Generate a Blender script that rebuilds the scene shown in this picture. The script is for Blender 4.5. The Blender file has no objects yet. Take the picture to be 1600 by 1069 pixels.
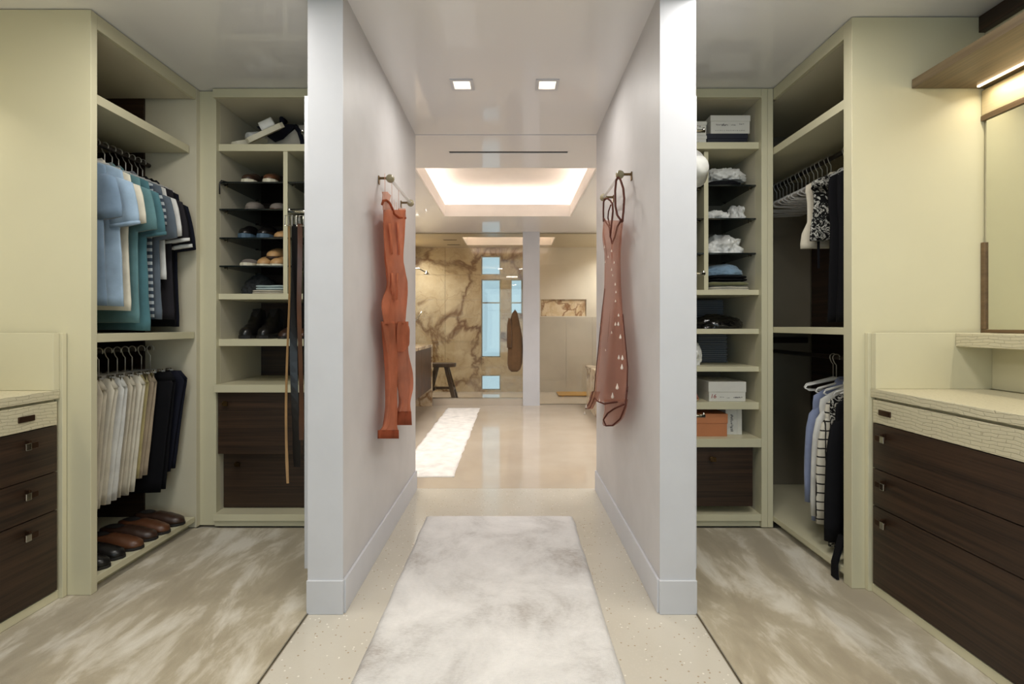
import bpy, bmesh, math, random
from mathutils import Vector, Matrix, noise
C = bpy.context.scene.collection
S = bpy.context.scene
PI = math.pi
rnd = random.Random(7)

# ------------------------------------------------------------------ camera, world, exposure, big lights
H = 2.59                      # ceiling height
cam_d = bpy.data.cameras.new('camera'); cam = bpy.data.objects.new('camera', cam_d); C.objects.link(cam)
cam.location = (0, 0, 1.2); cam.rotation_euler = (PI/2, 0, 0)
cam_d.sensor_width = 36; cam_d.lens = 18.0; cam_d.shift_y = -0.0166; cam_d.clip_start = .05
S.camera = cam
S.view_settings.view_transform = 'Standard'
try: S.view_settings.look = 'None'
except Exception: pass
S.view_settings.gamma = 1; S.view_settings.use_curve_mapping = False
S.view_settings.exposure = 0.0
w = bpy.data.worlds.new('world'); S.world = w; w.use_nodes = True
w.node_tree.nodes['Background'].inputs[0].default_value = (.50, .74, 1.0, 1)
w.node_tree.nodes['Background'].inputs[1].default_value = 1.15

def area(name, loc, rot, sx, sy, power, col=(1, 1, 1), spread=180):
    l = bpy.data.lights.new(name, 'AREA'); l.shape = 'RECTANGLE'; l.size = sx; l.size_y = sy
    l.energy = power; l.color = col; l.spread = math.radians(spread)
    o = bpy.data.objects.new(name, l); C.objects.link(o); o.location = loc; o.rotation_euler = rot
    return o
WARM = (1, .965, .91); NEUT = (1, .98, .95); COOL = (.88, .94, 1)
area('window_daylight', (0, -2.3, 1.35), (PI/2, 0, 0), 2.6, 2.2, 27, COOL)
for x in (-1.25, 0.95):
    for y in (-.4, 1.0, 1.95):
        area('ceiling_lamp', (x, y, H-.035), (0, 0, 0), .35, .35, 10.5, WARM)
area('ceiling_lamp', (0, 1.1, H-.035), (0, 0, 0), .3, .3, 8, NEUT)
for x in (-.288, .203):
    area('corridor_lamp', (x, 2.957, H-.02), (0, 0, 0), .09, .09, 4.2, WARM)
for x in (-1.35, 1.45):
    area('bathroom_fill', (x, 5.5, H-.02), (0, 0, 0), .45, 2.8, 38, NEUT, 130)  # added fill light, kept out of view behind the corridor walls
for x in (-1.6, 1.75):
    area('shower_fill', (x, 8.35, H-.03), (0, 0, 0), .22, 1.0, 27, (.93, .96, 1), 140)  # added unseen fill that brightens the shower, no fixture

# ------------------------------------------------------------------ materials
def lin(c):
    r = []
    for v in c[:3]:
        v = v/255
        r.append(v/12.92 if v <= .04045 else ((v+.055)/1.055)**2.4)
    return (*r, 1)
class NT:
    def __init__(s, name):
        s.m = bpy.data.materials.new(name); s.m.use_nodes = True; s.t = s.m.node_tree
        s.b = s.t.nodes['Principled BSDF']; s.out = s.t.nodes['Material Output']
    def n(s, typ, **kw):
        nd = s.t.nodes.new(typ)
        for k, v in kw.items():
            if k.startswith('_'): setattr(nd, k[1:], v)
            else: nd.inputs[k.replace('__', ' ')].default_value = v
        return nd
    def l(s, a, b): s.t.links.new(a, b)
    def coords(s, scale=(1, 1, 1), kind='Object'):
        tc = s.n('ShaderNodeTexCoord'); mp = s.n('ShaderNodeMapping'); mp.inputs['Scale'].default_value = scale
        s.l(tc.outputs[kind], mp.inputs['Vector']); return mp.outputs['Vector']
    def noise(s, vec, scale, detail=4, rough=.55, dist=0):
        nd = s.n('ShaderNodeTexNoise', Scale=scale, Detail=detail, Roughness=rough, Distortion=dist); s.l(vec, nd.inputs['Vector']); return nd
    def ramp(s, fac, stops):
        r = s.n('ShaderNodeValToRGB'); e = r.color_ramp.elements
        while len(e) < len(stops): e.new(.5)
        for el, (p, c) in zip(e, stops): el.position = p; el.color = lin(c)
        s.l(fac, r.inputs['Fac']); return r.outputs['Color']
    def bump(s, h, strength, dist=.01):
        b = s.n('ShaderNodeBump', Strength=strength, Distance=dist); s.l(h, b.inputs['Height']); s.l(b.outputs['Normal'], s.b.inputs['Normal']); return b
    def base(s, col=None, rough=.5, metal=0, spec=.5, **kw):
        if col is not None:
            if isinstance(col, (tuple, list)): s.b.inputs['Base Color'].default_value = lin(col)
            else: s.l(col, s.b.inputs['Base Color'])
        s.b.inputs['Roughness'].default_value = rough; s.b.inputs['Metallic'].default_value = metal
        s.b.inputs['Specular IOR Level'].default_value = spec
        for k, v in kw.items(): s.b.inputs[k.replace('__', ' ')].default_value = v
        return s.m
def mix2(nt, fac, a, b):
    m = nt.n('ShaderNodeMix', _data_type='RGBA'); nt.l(fac, m.inputs[0])
    for sock, v in ((m.inputs[6], a), (m.inputs[7], b)):
        if isinstance(v, (tuple, list)): sock.default_value = lin(v)
        else: nt.l(v, sock)
    return m.outputs[2]
def plain(name, col, rough=.5, metal=0, var=.06, scale=6, spec=.5, bump=0, bscale=60):
    n = NT(name); v = n.coords(); nz = n.noise(v, scale)
    a = [max(0, c*(1-var)) for c in col]; b = [min(255, c*(1+var)) for c in col]
    n.base(n.ramp(nz.outputs['Fac'], [(.3, a), (.7, b)]), rough, metal, spec)
    if bump: n.bump(n.noise(v, bscale).outputs['Fac'], bump, .003)
    return n.m
def wood(name, dark, light, scale, rough=.45):
    n = NT(name); v = n.coords(scale); nz = n.noise(v, 1, 6, .65, .4); v2 = n.coords(tuple(c*.25 for c in scale)); n2 = n.noise(v2, 1, 2)
    mx = n.n('ShaderNodeMath', _operation='ADD'); n.l(nz.outputs['Fac'], mx.inputs[0]); n.l(n2.outputs['Fac'], mx.inputs[1])
    hf = n.n('ShaderNodeMath', _operation='MULTIPLY'); n.l(mx.outputs[0], hf.inputs[0]); hf.inputs[1].default_value = .5
    n.base(n.ramp(hf.outputs[0], [(.34, dark), (.66, light)]), rough); n.bump(nz.outputs['Fac'], .12, .002); return n.m
def cloth(name, col, rough=.85, weave=260, var=.08, sheen=.3):
    n = NT(name); v = n.coords(); nz = n.noise(v, 9, 5)
    a = [c*(1-var) for c in col]; b = [min(255, c*(1+var)) for c in col]
    n.base(n.ramp(nz.outputs['Fac'], [(.3, a), (.7, b)]), rough, 0, .2); n.b.inputs['Sheen Weight'].default_value = sheen if max(col) > 80 else 0
    n.bump(n.noise(v, weave, 2).outputs['Fac'], .25, .002); return n.m
def striped(name, a, b, scale, axis='Z', thr=.5):
    n = NT(name); wv = n.n('ShaderNodeTexWave', _wave_type='BANDS', _bands_direction=axis, Scale=scale, Distortion=.4); n.l(n.coords(), wv.inputs['Vector'])
    n.base(n.ramp(wv.outputs['Fac'], [(thr, a), (thr+.08, b)]), .85, 0, .2); return n.m
def checked(name):
    n = NT(name); v = n.coords(); ws = []
    for ax, sc in (('Z', 7), ('X', 7.5)):
        wv = n.n('ShaderNodeTexWave', _wave_type='BANDS', _bands_direction=ax, Scale=sc, Distortion=.9); wv.inputs['Detail Scale'].default_value = 2; n.l(v, wv.inputs['Vector']); ws.append(wv.outputs['Fac'])
    mn = n.n('ShaderNodeMath', _operation='MAXIMUM'); n.l(ws[0], mn.inputs[0]); n.l(ws[1], mn.inputs[1])
    n.base(n.ramp(mn.outputs[0], [(.93, (205, 200, 186)), (.955, (30, 28, 28))]), .85, 0, .2); return n.m
def floral(name):
    n = NT(name); v = n.coords(); nz = n.noise(v, 26, 3, .6, 2.2)
    n.base(n.ramp(nz.outputs['Fac'], [(.50, (10, 10, 10)), (.54, (190, 188, 180)), (.60, (170, 168, 160)), (.63, (10, 10, 10))]), .8, 0, .2); return n.m
def onyx(name, light, mid, vein, scale=1.0, rough=.12):
    n = NT(name); v = n.coords((scale,)*3)
    warp = n.noise(v, 1.1, 5, .6, .6)
    mm = n.n('ShaderNodeVectorMath', _operation='MULTIPLY_ADD'); n.l(warp.outputs['Color'], mm.inputs[0]); mm.inputs[1].default_value = (1.1, 1.1, 1.1); n.l(v, mm.inputs[2])
    vo = n.n('ShaderNodeTexVoronoi', _feature='DISTANCE_TO_EDGE', Scale=1.05); n.l(mm.outputs[0], vo.inputs['Vector'])
    vo2 = n.n('ShaderNodeTexVoronoi', _feature='DISTANCE_TO_EDGE', Scale=2.6); n.l(mm.outputs[0], vo2.inputs['Vector'])
    cl = n.noise(mm.outputs[0], 2.4, 6, .65)
    basec = n.ramp(cl.outputs['Fac'], [(.3, mid), (.62, light)])
    f1 = n.n('ShaderNodeMapRange'); f1.inputs['From Min'].default_value = .075; f1.inputs['From Max'].default_value = .005; n.l(vo.outputs['Distance'], f1.inputs['Value'])
    f2 = n.n('ShaderNodeMapRange'); f2.inputs['From Min'].default_value = .03; f2.inputs['From Max'].default_value = .0; f2.inputs['To Max'].default_value = .5; n.l(vo2.outputs['Distance'], f2.inputs['Value'])
    md = n.n('ShaderNodeMath', _operation='MULTIPLY'); n.l(f1.outputs[0], md.inputs[0]); n.l(n.noise(v, 1.3, 2).outputs['Fac'], md.inputs[1])
    md2 = n.n('ShaderNodeMath', _operation='MULTIPLY'); n.l(md.outputs[0], md2.inputs[0]); md2.inputs[1].default_value = 1.7; md2.use_clamp = True
    c = mix2(n, f2.outputs[0], basec, [m*.6+k*.4 for m, k in zip(mid, vein)])
    n.base(mix2(n, md2.outputs[0], c, vein), rough); return n.m
def glass(name, tint, gl=.06, rough=0.0):
    n = NT(name); t = n.t; t.nodes.remove(n.b)
    tr = n.n('ShaderNodeBsdfTransparent'); tr.inputs[0].default_value = lin(tint)
    g = n.n('ShaderNodeBsdfGlossy'); g.inputs['Roughness'].default_value = rough
    f = n.n('ShaderNodeFresnel', IOR=1.5); mx = n.n('ShaderNodeMixShader')
    n.l(f.outputs[0], mx.inputs[0]); n.l(tr.outputs[0], mx.inputs[1]); n.l(g.outputs[0], mx.inputs[2]); n.l(mx.outputs[0], n.out.inputs[0]); return n.m
def sheer(name, col, opac, var=.12):
    n = NT(name); t = n.t; t.nodes.remove(n.b)
    nz = n.noise(n.coords(), 5, 5); c = n.ramp(nz.outputs['Fac'], [(.3, [k*(1-var) for k in col]), (.7, [min(255, k*(1+var)) for k in col])])
    d = n.n('ShaderNodeBsdfDiffuse'); tl = n.n('ShaderNodeBsdfTranslucent'); tr = n.n('ShaderNodeBsdfTransparent'); tr.inputs[0].default_value = (1, .93, .9, 1)
    n.l(c, d.inputs[0]); n.l(c, tl.inputs[0])
    m1 = n.n('ShaderNodeMixShader'); m1.inputs[0].default_value = .35; n.l(d.outputs[0], m1.inputs[1]); n.l(tl.outputs[0], m1.inputs[2])
    m2 = n.n('ShaderNodeMixShader'); m2.inputs[0].default_value = opac; n.l(tr.outputs[0], m2.inputs[1]); n.l(m1.outputs[0], m2.inputs[2]); n.l(m2.outputs[0], n.out.inputs[0]); return n.m
def emit(name, col, st):
    n = NT(name); n.base(col, .5); n.b.inputs['Emission Color'].default_value = lin(col); n.b.inputs['Emission Strength'].default_value = st; return n.m

M = {}
M['cream'] = plain('cream_lacquer', (208, 202, 172), .38, var=.015, scale=1.5)
M['creamin'] = plain('cream_melamine', (204, 197, 174), .5, var=.02, scale=2)
M['wenge'] = wood('dark_wenge', (26, 16, 9), (66, 46, 31), (3, 3, 150))
M['walnut'] = wood('light_walnut', (82, 67, 46), (122, 104, 78), (60, 2.5, 60))
M['plaster'] = plain('polished_plaster', (200, 198, 198), .52, var=.035, scale=2.2, bump=.12, bscale=7)
M['paint'] = plain('white_paint', (203, 204, 209), .45, var=.01)
M['wallbeige'] = plain('beige_plaster', (208, 199, 183), .4, var=.04, scale=1.5)
M['greypanel'] = plain('grey_stone_panel', (186, 178, 165), .3, var=.04, scale=2)
M['showerceil'] = plain('shower_ceiling_plaster', (200, 186, 158), .35, var=.02)
n = NT('white_lacquer_ceiling'); M['ceil'] = n.base((232, 231, 232), .06, 0, .5)
n.bump(n.noise(n.coords(), 1.3, 2).outputs['Fac'], .02, .02)
M['ceilwhite'] = plain('white_tray_paint', (236, 230, 224), .6, var=.01)
M['black'] = plain('black_slot', (18, 17, 17), .6)
# croc embossed leather
n = NT('embossed_croc_leather'); v = n.coords(); sx = n.n('ShaderNodeSeparateXYZ'); n.l(v, sx.inputs[0]); ad = n.n('ShaderNodeMath', _operation='ADD'); n.l(sx.outputs[0], ad.inputs[0]); n.l(sx.outputs[2], ad.inputs[1])
cb = n.n('ShaderNodeCombineXYZ'); n.l(sx.outputs[1], cb.inputs[0]); n.l(ad.outputs[0], cb.inputs[1]); wp = n.noise(v, 7, 3)
mm = n.n('ShaderNodeVectorMath', _operation='MULTIPLY_ADD'); n.l(wp.outputs['Color'], mm.inputs[0]); mm.inputs[1].default_value = (.13, .036, 0); n.l(cb.outputs[0], mm.inputs[2])
bk = n.n('ShaderNodeTexBrick', Scale=1, Mortar__Size=.0016, Mortar__Smooth=.8, Brick__Width=.055, Row__Height=.0135); n.l(mm.outputs[0], bk.inputs['Vector'])
n.base(n.ramp(bk.outputs['Fac'], [(0, (196, 188, 160)), (1, (176, 168, 140))]), .42); bb = n.bump(bk.outputs['Fac'], .6, .003); bb.invert = True; M['croc'] = n.m
# terrazzo
n = NT('terrazzo'); v = n.coords(); vo = n.n('ShaderNodeTexVoronoi', _feature='F1', Scale=85); n.l(v, vo.inputs['Vector'])
sep = n.n('ShaderNodeSeparateColor'); n.l(vo.outputs['Color'], sep.inputs[0])
d = n.n('ShaderNodeMath', _operation='LESS_THAN'); n.l(vo.outputs['Distance'], d.inputs[0]); d.inputs[1].default_value = .30
chip = n.ramp(sep.outputs[0], [(0, (166, 148, 124)), (.07, (198, 191, 178)), (.88, (198, 191, 178)), (.94, (228, 223, 212))]); n.t.nodes[-1].color_ramp.interpolation = 'CONSTANT'
bs = n.ramp(n.noise(v, 1.6, 3).outputs['Fac'], [(.3, (192, 185, 171)), (.7, (203, 197, 184))])
n.base(mix2(n, d.outputs[0], bs, chip), .16); M['terrazzo'] = n.m
n = NT('polished_limestone'); v = n.coords(); nz = n.noise(v, 1.8, 5)
n.base(n.ramp(nz.outputs['Fac'], [(.3, (182, 168, 150)), (.7, (194, 181, 163))]), .07); M['limestone'] = n.m
# carpet; sheen patches of the brushed pile are put into the colour
def carpetmat(name, seed, ang):
    n = NT(name); tc = n.n('ShaderNodeTexCoord'); mp = n.n('ShaderNodeMapping'); mp.inputs['Scale'].default_value = (2.5, .85, 1); mp.inputs['Rotation'].default_value = (0, 0, ang); mp.inputs['Location'].default_value = (seed, seed*.7, 0)
    n.l(tc.outputs['Object'], mp.inputs['Vector']); nz = n.noise(mp.outputs[0], 2.3, 7, .62, .35)
    fine = n.noise(n.coords(), 420, 2)
    c = n.ramp(nz.outputs['Fac'], [(.40, (160, 147, 122)), (.50, (174, 162, 137)), (.55, (196, 186, 166)), (.64, (216, 209, 194))])
    n.base(c, .8, 0, .25); n.b.inputs['Sheen Weight'].default_value = .4; n.bump(fine.outputs['Fac'], .5, .004); return n.m
M['carpetL'] = carpetmat('silk_carpet_one', 3.1, .22); M['carpetR'] = carpetmat('silk_carpet_two', 9.4, -.18)
n = NT('viscose_rug'); v = n.coords(); big = n.noise(v, 2.8, 5, .65, .4); v2 = n.coords((60, 190, 14)); st = n.noise(v2, 1, 4, .7)
mx = n.n('ShaderNodeMath', _operation='MULTIPLY_ADD'); n.l(st.outputs['Fac'], mx.inputs[0]); mx.inputs[1].default_value = .26; n.l(big.outputs['Fac'], mx.inputs[2])
n.base(n.ramp(mx.outputs[0], [(.42, (166, 156, 148)), (.52, (200, 196, 192)), (.61, (218, 215, 212)), (.78, (234, 231, 228))]), .75, 0, .25)
n.bump(n.noise(v, 330, 2).outputs['Fac'], .6, .005); n.b.inputs['Sheen Weight'].default_value = .3; M['rug'] = n.m
M['runner'] = cloth('white_cotton', (232, 226, 218), weave=200)
M['onyx'] = onyx('honey_onyx', (198, 182, 150), (170, 148, 110), (108, 76, 42), .95)
M['onyx2'] = onyx('pale_onyx', (226, 208, 178), (200, 170, 126), (140, 98, 58), 2.6)
M['glass'] = glass('clear_glass', (243, 246, 243)); M['shelfglass'] = glass('smoked_shelf_glass', (176, 184, 176), rough=.05)
M['showerglass'] = glass('shower_glass', (250, 247, 240))
M['taupepanel'] = plain('taupe_melamine', (128, 120, 104), .5, var=.02)
M['palewood'] = wood('pale_wood', (176, 160, 124), (204, 190, 154), (60, 2.5, 60))
M['glassedge'] = plain('dark_glass_edge', (20, 26, 26), .15)
n = NT('mirror_silver'); M['mirror'] = n.base((226, 226, 214), .02, 1)
n = NT('chrome'); M['chrome'] = n.base((200, 198, 192), .12, 1)
n = NT('satin_wire'); M['wire'] = n.base((214, 212, 206), .42, .7)
n = NT('bronze'); M['bronze'] = n.base((112, 92, 66), .25, 1)
n = NT('dark_bronze'); M['dbronze'] = n.base((70, 50, 36), .3, .7)
n = NT('nickel'); M['nickel'] = n.base((150, 140, 122), .22, 1)
M['darkrod'] = plain('dark_rod', (38, 28, 24), .35)
M['knobglass'] = plain('amber_glass_knob', (150, 140, 110), .08)
M['clear'] = sheer('clear_acrylic', (224, 226, 224), .55, .03)
M['led'] = emit('led_strip', (255, 226, 176), 5); M['lamp'] = emit('lamp_lens', (255, 240, 215), 14)
M['cove'] = emit('cove_led', (255, 240, 228), 12)
M['peach'] = sheer('peach_organza', (204, 130, 98), .70); M['peachdk'] = sheer('rust_organza', (164, 88, 60), .85)
M['peachpale'] = sheer('pale_organza', (220, 176, 156), .6)
M['mauve'] = sheer('mauve_organza', (184, 136, 118), .42); M['mauvedk'] = sheer('mauve_trim', (112, 74, 66), .92)
M['bead'] = plain('pearl_bead', (228, 216, 204), .2)
CL = dict(blue=(148, 170, 190), blue2=(112, 132, 152), cream=(214, 208, 190), teal=(72, 112, 120), teal2=(92, 128, 132), slate=(88, 98, 108), white=(214, 214, 210), black=(14, 14, 18), navy=(20, 22, 34), charcoal=(36, 34, 38),
          bone=(200, 192, 174), ivory=(212, 206, 190), straw=(190, 178, 130), taupe=(168, 152, 130), blush=(184, 158, 140), skyblue=(150, 162, 186), olive=(110, 110, 78), brown=(86, 54, 32), periwinkle=(128, 138, 168), knit=(120, 146, 168), mint=(172, 188, 188))
for k, c in CL.items(): M['c_'+k] = cloth('cloth_'+k, c)
M['c_stripe'] = striped('striped_jersey', (58, 70, 84), (172, 180, 184), 9)
M['c_check'] = checked('windowpane_check_cloth'); M['c_floral'] = floral('floral_print_cloth')
M['lblack'] = plain('black_leather', (20, 18, 18), .3); M['lbrown'] = plain('brown_leather', (78, 48, 30), .35, var=.2); M['ldark'] = plain('dark_brown_leather', (48, 32, 24), .35, var=.2)
M['ltan'] = plain('tan_leather', (176, 138, 92), .45, var=.12); M['grey'] = plain('grey_suede', (116, 108, 100), .85); M['solew'] = plain('white_rubber', (208, 202, 180), .6); M['solek'] = plain('black_rubber', (24, 22, 22), .6)
M['soleblue'] = plain('blue_rubber', (70, 92, 110), .6); M['patent'] = plain('black_patent', (9, 9, 10), .1)
M['cardw'] = plain('white_cardboard', (214, 212, 204), .6, var=.02); M['cardn'] = plain('navy_cardboard', (24, 28, 42), .5); M['cardt'] = plain('terracotta_cardboard', (190, 122, 80), .6, var=.03)
M['ink'] = plain('grey_ink', (96, 92, 94), .7); M['inkred'] = plain('red_ink', (150, 30, 44), .7)
M['canvas'] = cloth('canvas', (176, 170, 158)); M['stoolwood'] = wood('aged_stool_wood', (40, 30, 24), (92, 74, 58), (30, 30, 4)); M['teak'] = wood('teak', (150, 108, 44), (186, 144, 70), (3, 60, 3))
M['robe'] = cloth('brown_towelling', (104, 78, 52), weave=120); M['mesh'] = plain('black_mesh_fabric', (34, 36, 38), .8, var=.3, scale=80)
M['plastic'] = plain('white_plastic_film', (222, 222, 218), .22, var=.03)
M['basket'] = striped('ribbed_grey_weave', (60, 64, 70), (120, 124, 128), 26, 'Z'); M['basket2'] = striped('ribbed_blue_weave', (30, 36, 52), (104, 116, 136), 13, 'Z', .7)
n = NT('printed_silk'); v = n.coords(); vo = n.n('ShaderNodeTexVoronoi', Scale=38); n.l(v, vo.inputs['Vector']); sp = n.n('ShaderNodeSeparateColor'); n.l(vo.outputs['Color'], sp.inputs[0])
n.base(n.ramp(sp.outputs[0], [(0, (24, 24, 34)), (.35, (24, 24, 34)), (.4, (206, 206, 206)), (.6, (190, 128, 92)), (.8, (176, 110, 86)), (.9, (40, 50, 90))]), .4); M['printed'] = n.m

# ------------------------------------------------------------------ mesh helpers
def box(bm, x0, x1, y0, y1, z0, z1):
    vs = [bm.verts.new((x, y, z)) for z in (z0, z1) for y in (y0, y1) for x in (x0, x1)]
    for f in ((0, 2, 3, 1), (4, 5, 7, 6), (0, 1, 5, 4), (2, 6, 7, 3), (0, 4, 6, 2), (1, 3, 7, 5)): bm.faces.new([vs[i] for i in f])
def loft(bm, rings, cap0=True, cap1=True, closed=True):
    rv = [[bm.verts.new(p) for p in r] for r in rings]
    for a, b in zip(rv, rv[1:]):
        k = len(a)
        for i in range(k if closed else k-1):
            bm.faces.new((a[i], a[(i+1) % k], b[(i+1) % k], b[i]))
    if closed and cap0: bm.faces.new(rv[0][::-1])
    if closed and cap1: bm.faces.new(rv[-1])
    return rv
def tube(bm, pts, r, k=8, closed=False):
    pts = [Vector(p) for p in pts]; rings = []; n_ = len(pts); up = None
    for i, p in enumerate(pts):
        if closed: d = pts[(i+1) % n_]-pts[i-1]
        else: d = pts[min(i+1, n_-1)]-pts[max(i-1, 0)]
        d.normalize()
        if up is None: up = d.orthogonal().normalized()
        up = (up-d*up.dot(d)).normalized(); sd = d.cross(up)
        rr = r[i] if isinstance(r, (list, tuple)) else r
        rings.append([p+(up*math.cos(2*PI*j/k)+sd*math.sin(2*PI*j/k))*rr for j in range(k)])
    if closed: rings.append(rings[0]); loft(bm, rings, False, False)
    else: loft(bm, rings)
def lathe(bm, prof, cen, k=20, axis='Z'):
    rings = []
    for r, h in prof:
        ring = []
        for j in range(k):
            a = 2*PI*j/k; c, s_ = r*math.cos(a), r*math.sin(a)
            v = {'Z': (c, s_, h), 'Y': (c, h, s_), 'X': (h, c, s_)}[axis]
            ring.append(Vector(cen)+Vector(v))
        rings.append(ring)
    loft(bm, rings)
def wpos(o):
    p = Vector((0, 0, 0))
    while o is not None: p += o.location; o = o.parent
    return p
def obj(name, bm, m, parent=None, smooth=False, bevel=0, local=False):
    me = bpy.data.meshes.new(name)
    bmesh.ops.recalc_face_normals(bm, faces=bm.faces[:])
    if parent is not None and not local: bmesh.ops.translate(bm, verts=bm.verts[:], vec=-wpos(parent))
    if smooth:
        for f in bm.faces: f.smooth = True
    bm.to_mesh(me); bm.free()
    for mm_ in (m if isinstance(m, (list, tuple)) else [m]): me.materials.append(mm_)
    o = bpy.data.objects.new(name, me); C.objects.link(o)
    if parent is not None: o.parent = parent
    if bevel:
        b = o.modifiers.new('bevel', 'BEVEL'); b.width = bevel; b.segments = 2; b.limit_method = 'ANGLE'
    return o
def bx(name, m, parent, *dims, bevel=.0015):
    bm = bmesh.new(); box(bm, *dims); return obj(name, bm, m, parent, bevel=bevel)
def recenter(o):
    """move a one-mesh thing's origin to its base centre"""
    co = [v.co for v in o.data.vertices]
    p = Vector(((min(c.x for c in co)+max(c.x for c in co))/2, (min(c.y for c in co)+max(c.y for c in co))/2, min(c.z for c in co)))
    o.data.transform(Matrix.Translation(-p)); o.location = o.location+p
def tag(o, label, cat, group=None):
    o['label'] = label; o['category'] = cat
    if group: o['group'] = group
    if o.type == 'MESH' and o.parent is None and o.location.length == 0: recenter(o)
    return o
def thing(name, label, cat, loc=(0, 0, 0), group=None, rz=0):
    o = bpy.data.objects.new(name, None); C.objects.link(o); o.empty_display_size = .1
    o.location = loc; o.rotation_euler = (0, 0, rz)
    return tag(o, label, cat, group)
def struct(name, bm, m, bevel=0):
    o = obj(name, bm, m, None, bevel=bevel); o['kind'] = 'structure'; return o
def copy_tree(o, loc, rz=None, label=None):
    r = o.copy(); C.objects.link(r); r.location = loc
    if rz is not None: r.rotation_euler = (0, 0, rz)
    if label: r['label'] = label
    for ch in o.children:
        c = ch.copy(); C.objects.link(c); c.parent = r
        for g in ch.children:
            d_ = g.copy(); C.objects.link(d_); d_.parent = c
    return r
def slab(bm, u, v, w_, holes, axes='xyz'):
    """plate with rectangular openings; u, v the two spans, w_ the thickness, axes says which world axis each is"""
    us = sorted({*u, *[h for q in holes for h in q[:2]]}); vs = sorted({*v, *[h for q in holes for h in q[2:]]})
    solid = lambda i, j: 0 <= i < len(us)-1 and 0 <= j < len(vs)-1 and not any(q[0]-1e-6 <= us[i] and us[i+1] <= q[1]+1e-6 and q[2]-1e-6 <= vs[j] and vs[j+1] <= q[3]+1e-6 for q in holes)
    cache = {}
    def V(a, b, c):
        k = (a, b, c)
        if k not in cache:
            d_ = dict(zip(axes, (a, b, c))); cache[k] = bm.verts.new((d_['x'], d_['y'], d_['z']))
        return cache[k]
    a, b = w_
    for i in range(len(us)-1):
        for j in range(len(vs)-1):
            if not solid(i, j): continue
            x0, x1, y0, y1 = us[i], us[i+1], vs[j], vs[j+1]
            for c in (a, b): bm.faces.new((V(x0, y0, c), V(x1, y0, c), V(x1, y1, c), V(x0, y1, c)))
            if not solid(i-1, j): bm.faces.new((V(x0, y0, a), V(x0, y1, a), V(x0, y1, b), V(x0, y0, b)))
            if not solid(i+1, j): bm.faces.new((V(x1, y0, a), V(x1, y1, a), V(x1, y1, b), V(x1, y0, b)))
            if not solid(i, j-1): bm.faces.new((V(x0, y0, a), V(x1, y0, a), V(x1, y0, b), V(x0, y0, b)))
            if not solid(i, j+1): bm.faces.new((V(x0, y1, a), V(x1, y1, a), V(x1, y1, b), V(x0, y1, b)))

# ------------------------------------------------------------------ setting
XL, XR, YB = -2.5, 2.13, -2.0            # dressing room shell
BL, BR, YS, YE = -1.75, 1.9, 7.74, 9.19  # bathroom sides, shower glass, shower end wall
def wallbox(name, m, *d):
    bm = bmesh.new(); box(bm, *d); return struct(name, bm, m)
wallbox('floor', M['terrazzo'], -.845, .763, YB, 3.76, -.1, 0)
wallbox('floor_bathroom', M['limestone'], BL, BR, 3.762, 7.64, -.1, 0)
wallbox('floor_shower', M['limestone'], BL, BR, 7.642, YE, -.1, 0)
wallbox('floor_left_base', M['terrazzo'], XL, -.847, YB, 3.735, -.1, -.001)
wallbox('floor_right_base', M['terrazzo'], .765, XR, YB, 3.735, -.1, -.001)
wallbox('trim_1', M['nickel'], -.8465, -.8435, YB, 2.14, -.01, .006)
wallbox('trim_2', M['nickel'], .7615, .7645, YB, 2.14, -.01, .006)
wallbox('wall_left', M['cream'], XL-.1, XL, YB-.1, 3.86, -.1, H+.1)
wallbox('wall_right', M['cream'], XR, XR+.1, YB-.1, 3.86, -.1, H+.1)
bm = bmesh.new(); slab(bm, (XL-.1, XR+.1), (-.1, H+.1), (YB-.12, YB), [(-1.3, 1.3, .25, 2.45)], 'xzy'); struct('wall_back', bm, M['paint'])
def window(idx, x0, x1, z0, z1, y, bars=(), sill=True, m='paint'):
    r = bpy.data.objects.new('window_%d' % idx, None); C.objects.link(r); r.location = (x0, y, z0); r['kind'] = 'structure'
    bm = bmesh.new(); t = .018
    box(bm, x0, x1, y-.02, y+.02, z0, z0+t); box(bm, x0, x1, y-.02, y+.02, z1-t, z1); box(bm, x0, x0+t, y-.02, y+.02, z0+t, z1-t); box(bm, x1-t, x1, y-.02, y+.02, z0+t, z1-t)
    obj('window_frame', bm, M[m], r)
    for b in bars: bx('glazing_bar', M[m], r, x0+t, x1-t, y-.015, y+.015, b-.012, b+.012, bevel=0)
    bx('pane', M['glass'], r, x0+t, x1-t, y-.003, y+.003, z0+t, z1-t, bevel=0)
    return r
window(1, -1.3, 1.3, .25, 2.45, YB-.06, (1.7,))
# corridor walls with skirting
wallbox('wall_corridor_left', M['plaster'], -.848, -.704, 2.133, 3.735, 0, H)
wallbox('wall_corridor_right', M['plaster'], .616, .763, 2.133, 3.735, 0, H)
for nm, x0, x1, tid in (('left', -.848, -.704, 3), ('right', .616, .763, 4)):
    wallbox('trim_%d' % tid, M['paint'], x0-.001, x1+.001, 2.127, 2.135, .14, H)       # painted end cap
    bm = bmesh.new(); box(bm, x0-.004, x1+.004, 2.119, 2.1325, 0, .14)
    if nm == 'left': box(bm, x1, x1+.012, 2.1327, 3.735, 0, .14)
    else: box(bm, x0-.012, x0, 2.1327, 3.735, 0, .14)
    struct('baseboard_'+nm, bm, M['paint'], bevel=.002)
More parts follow.
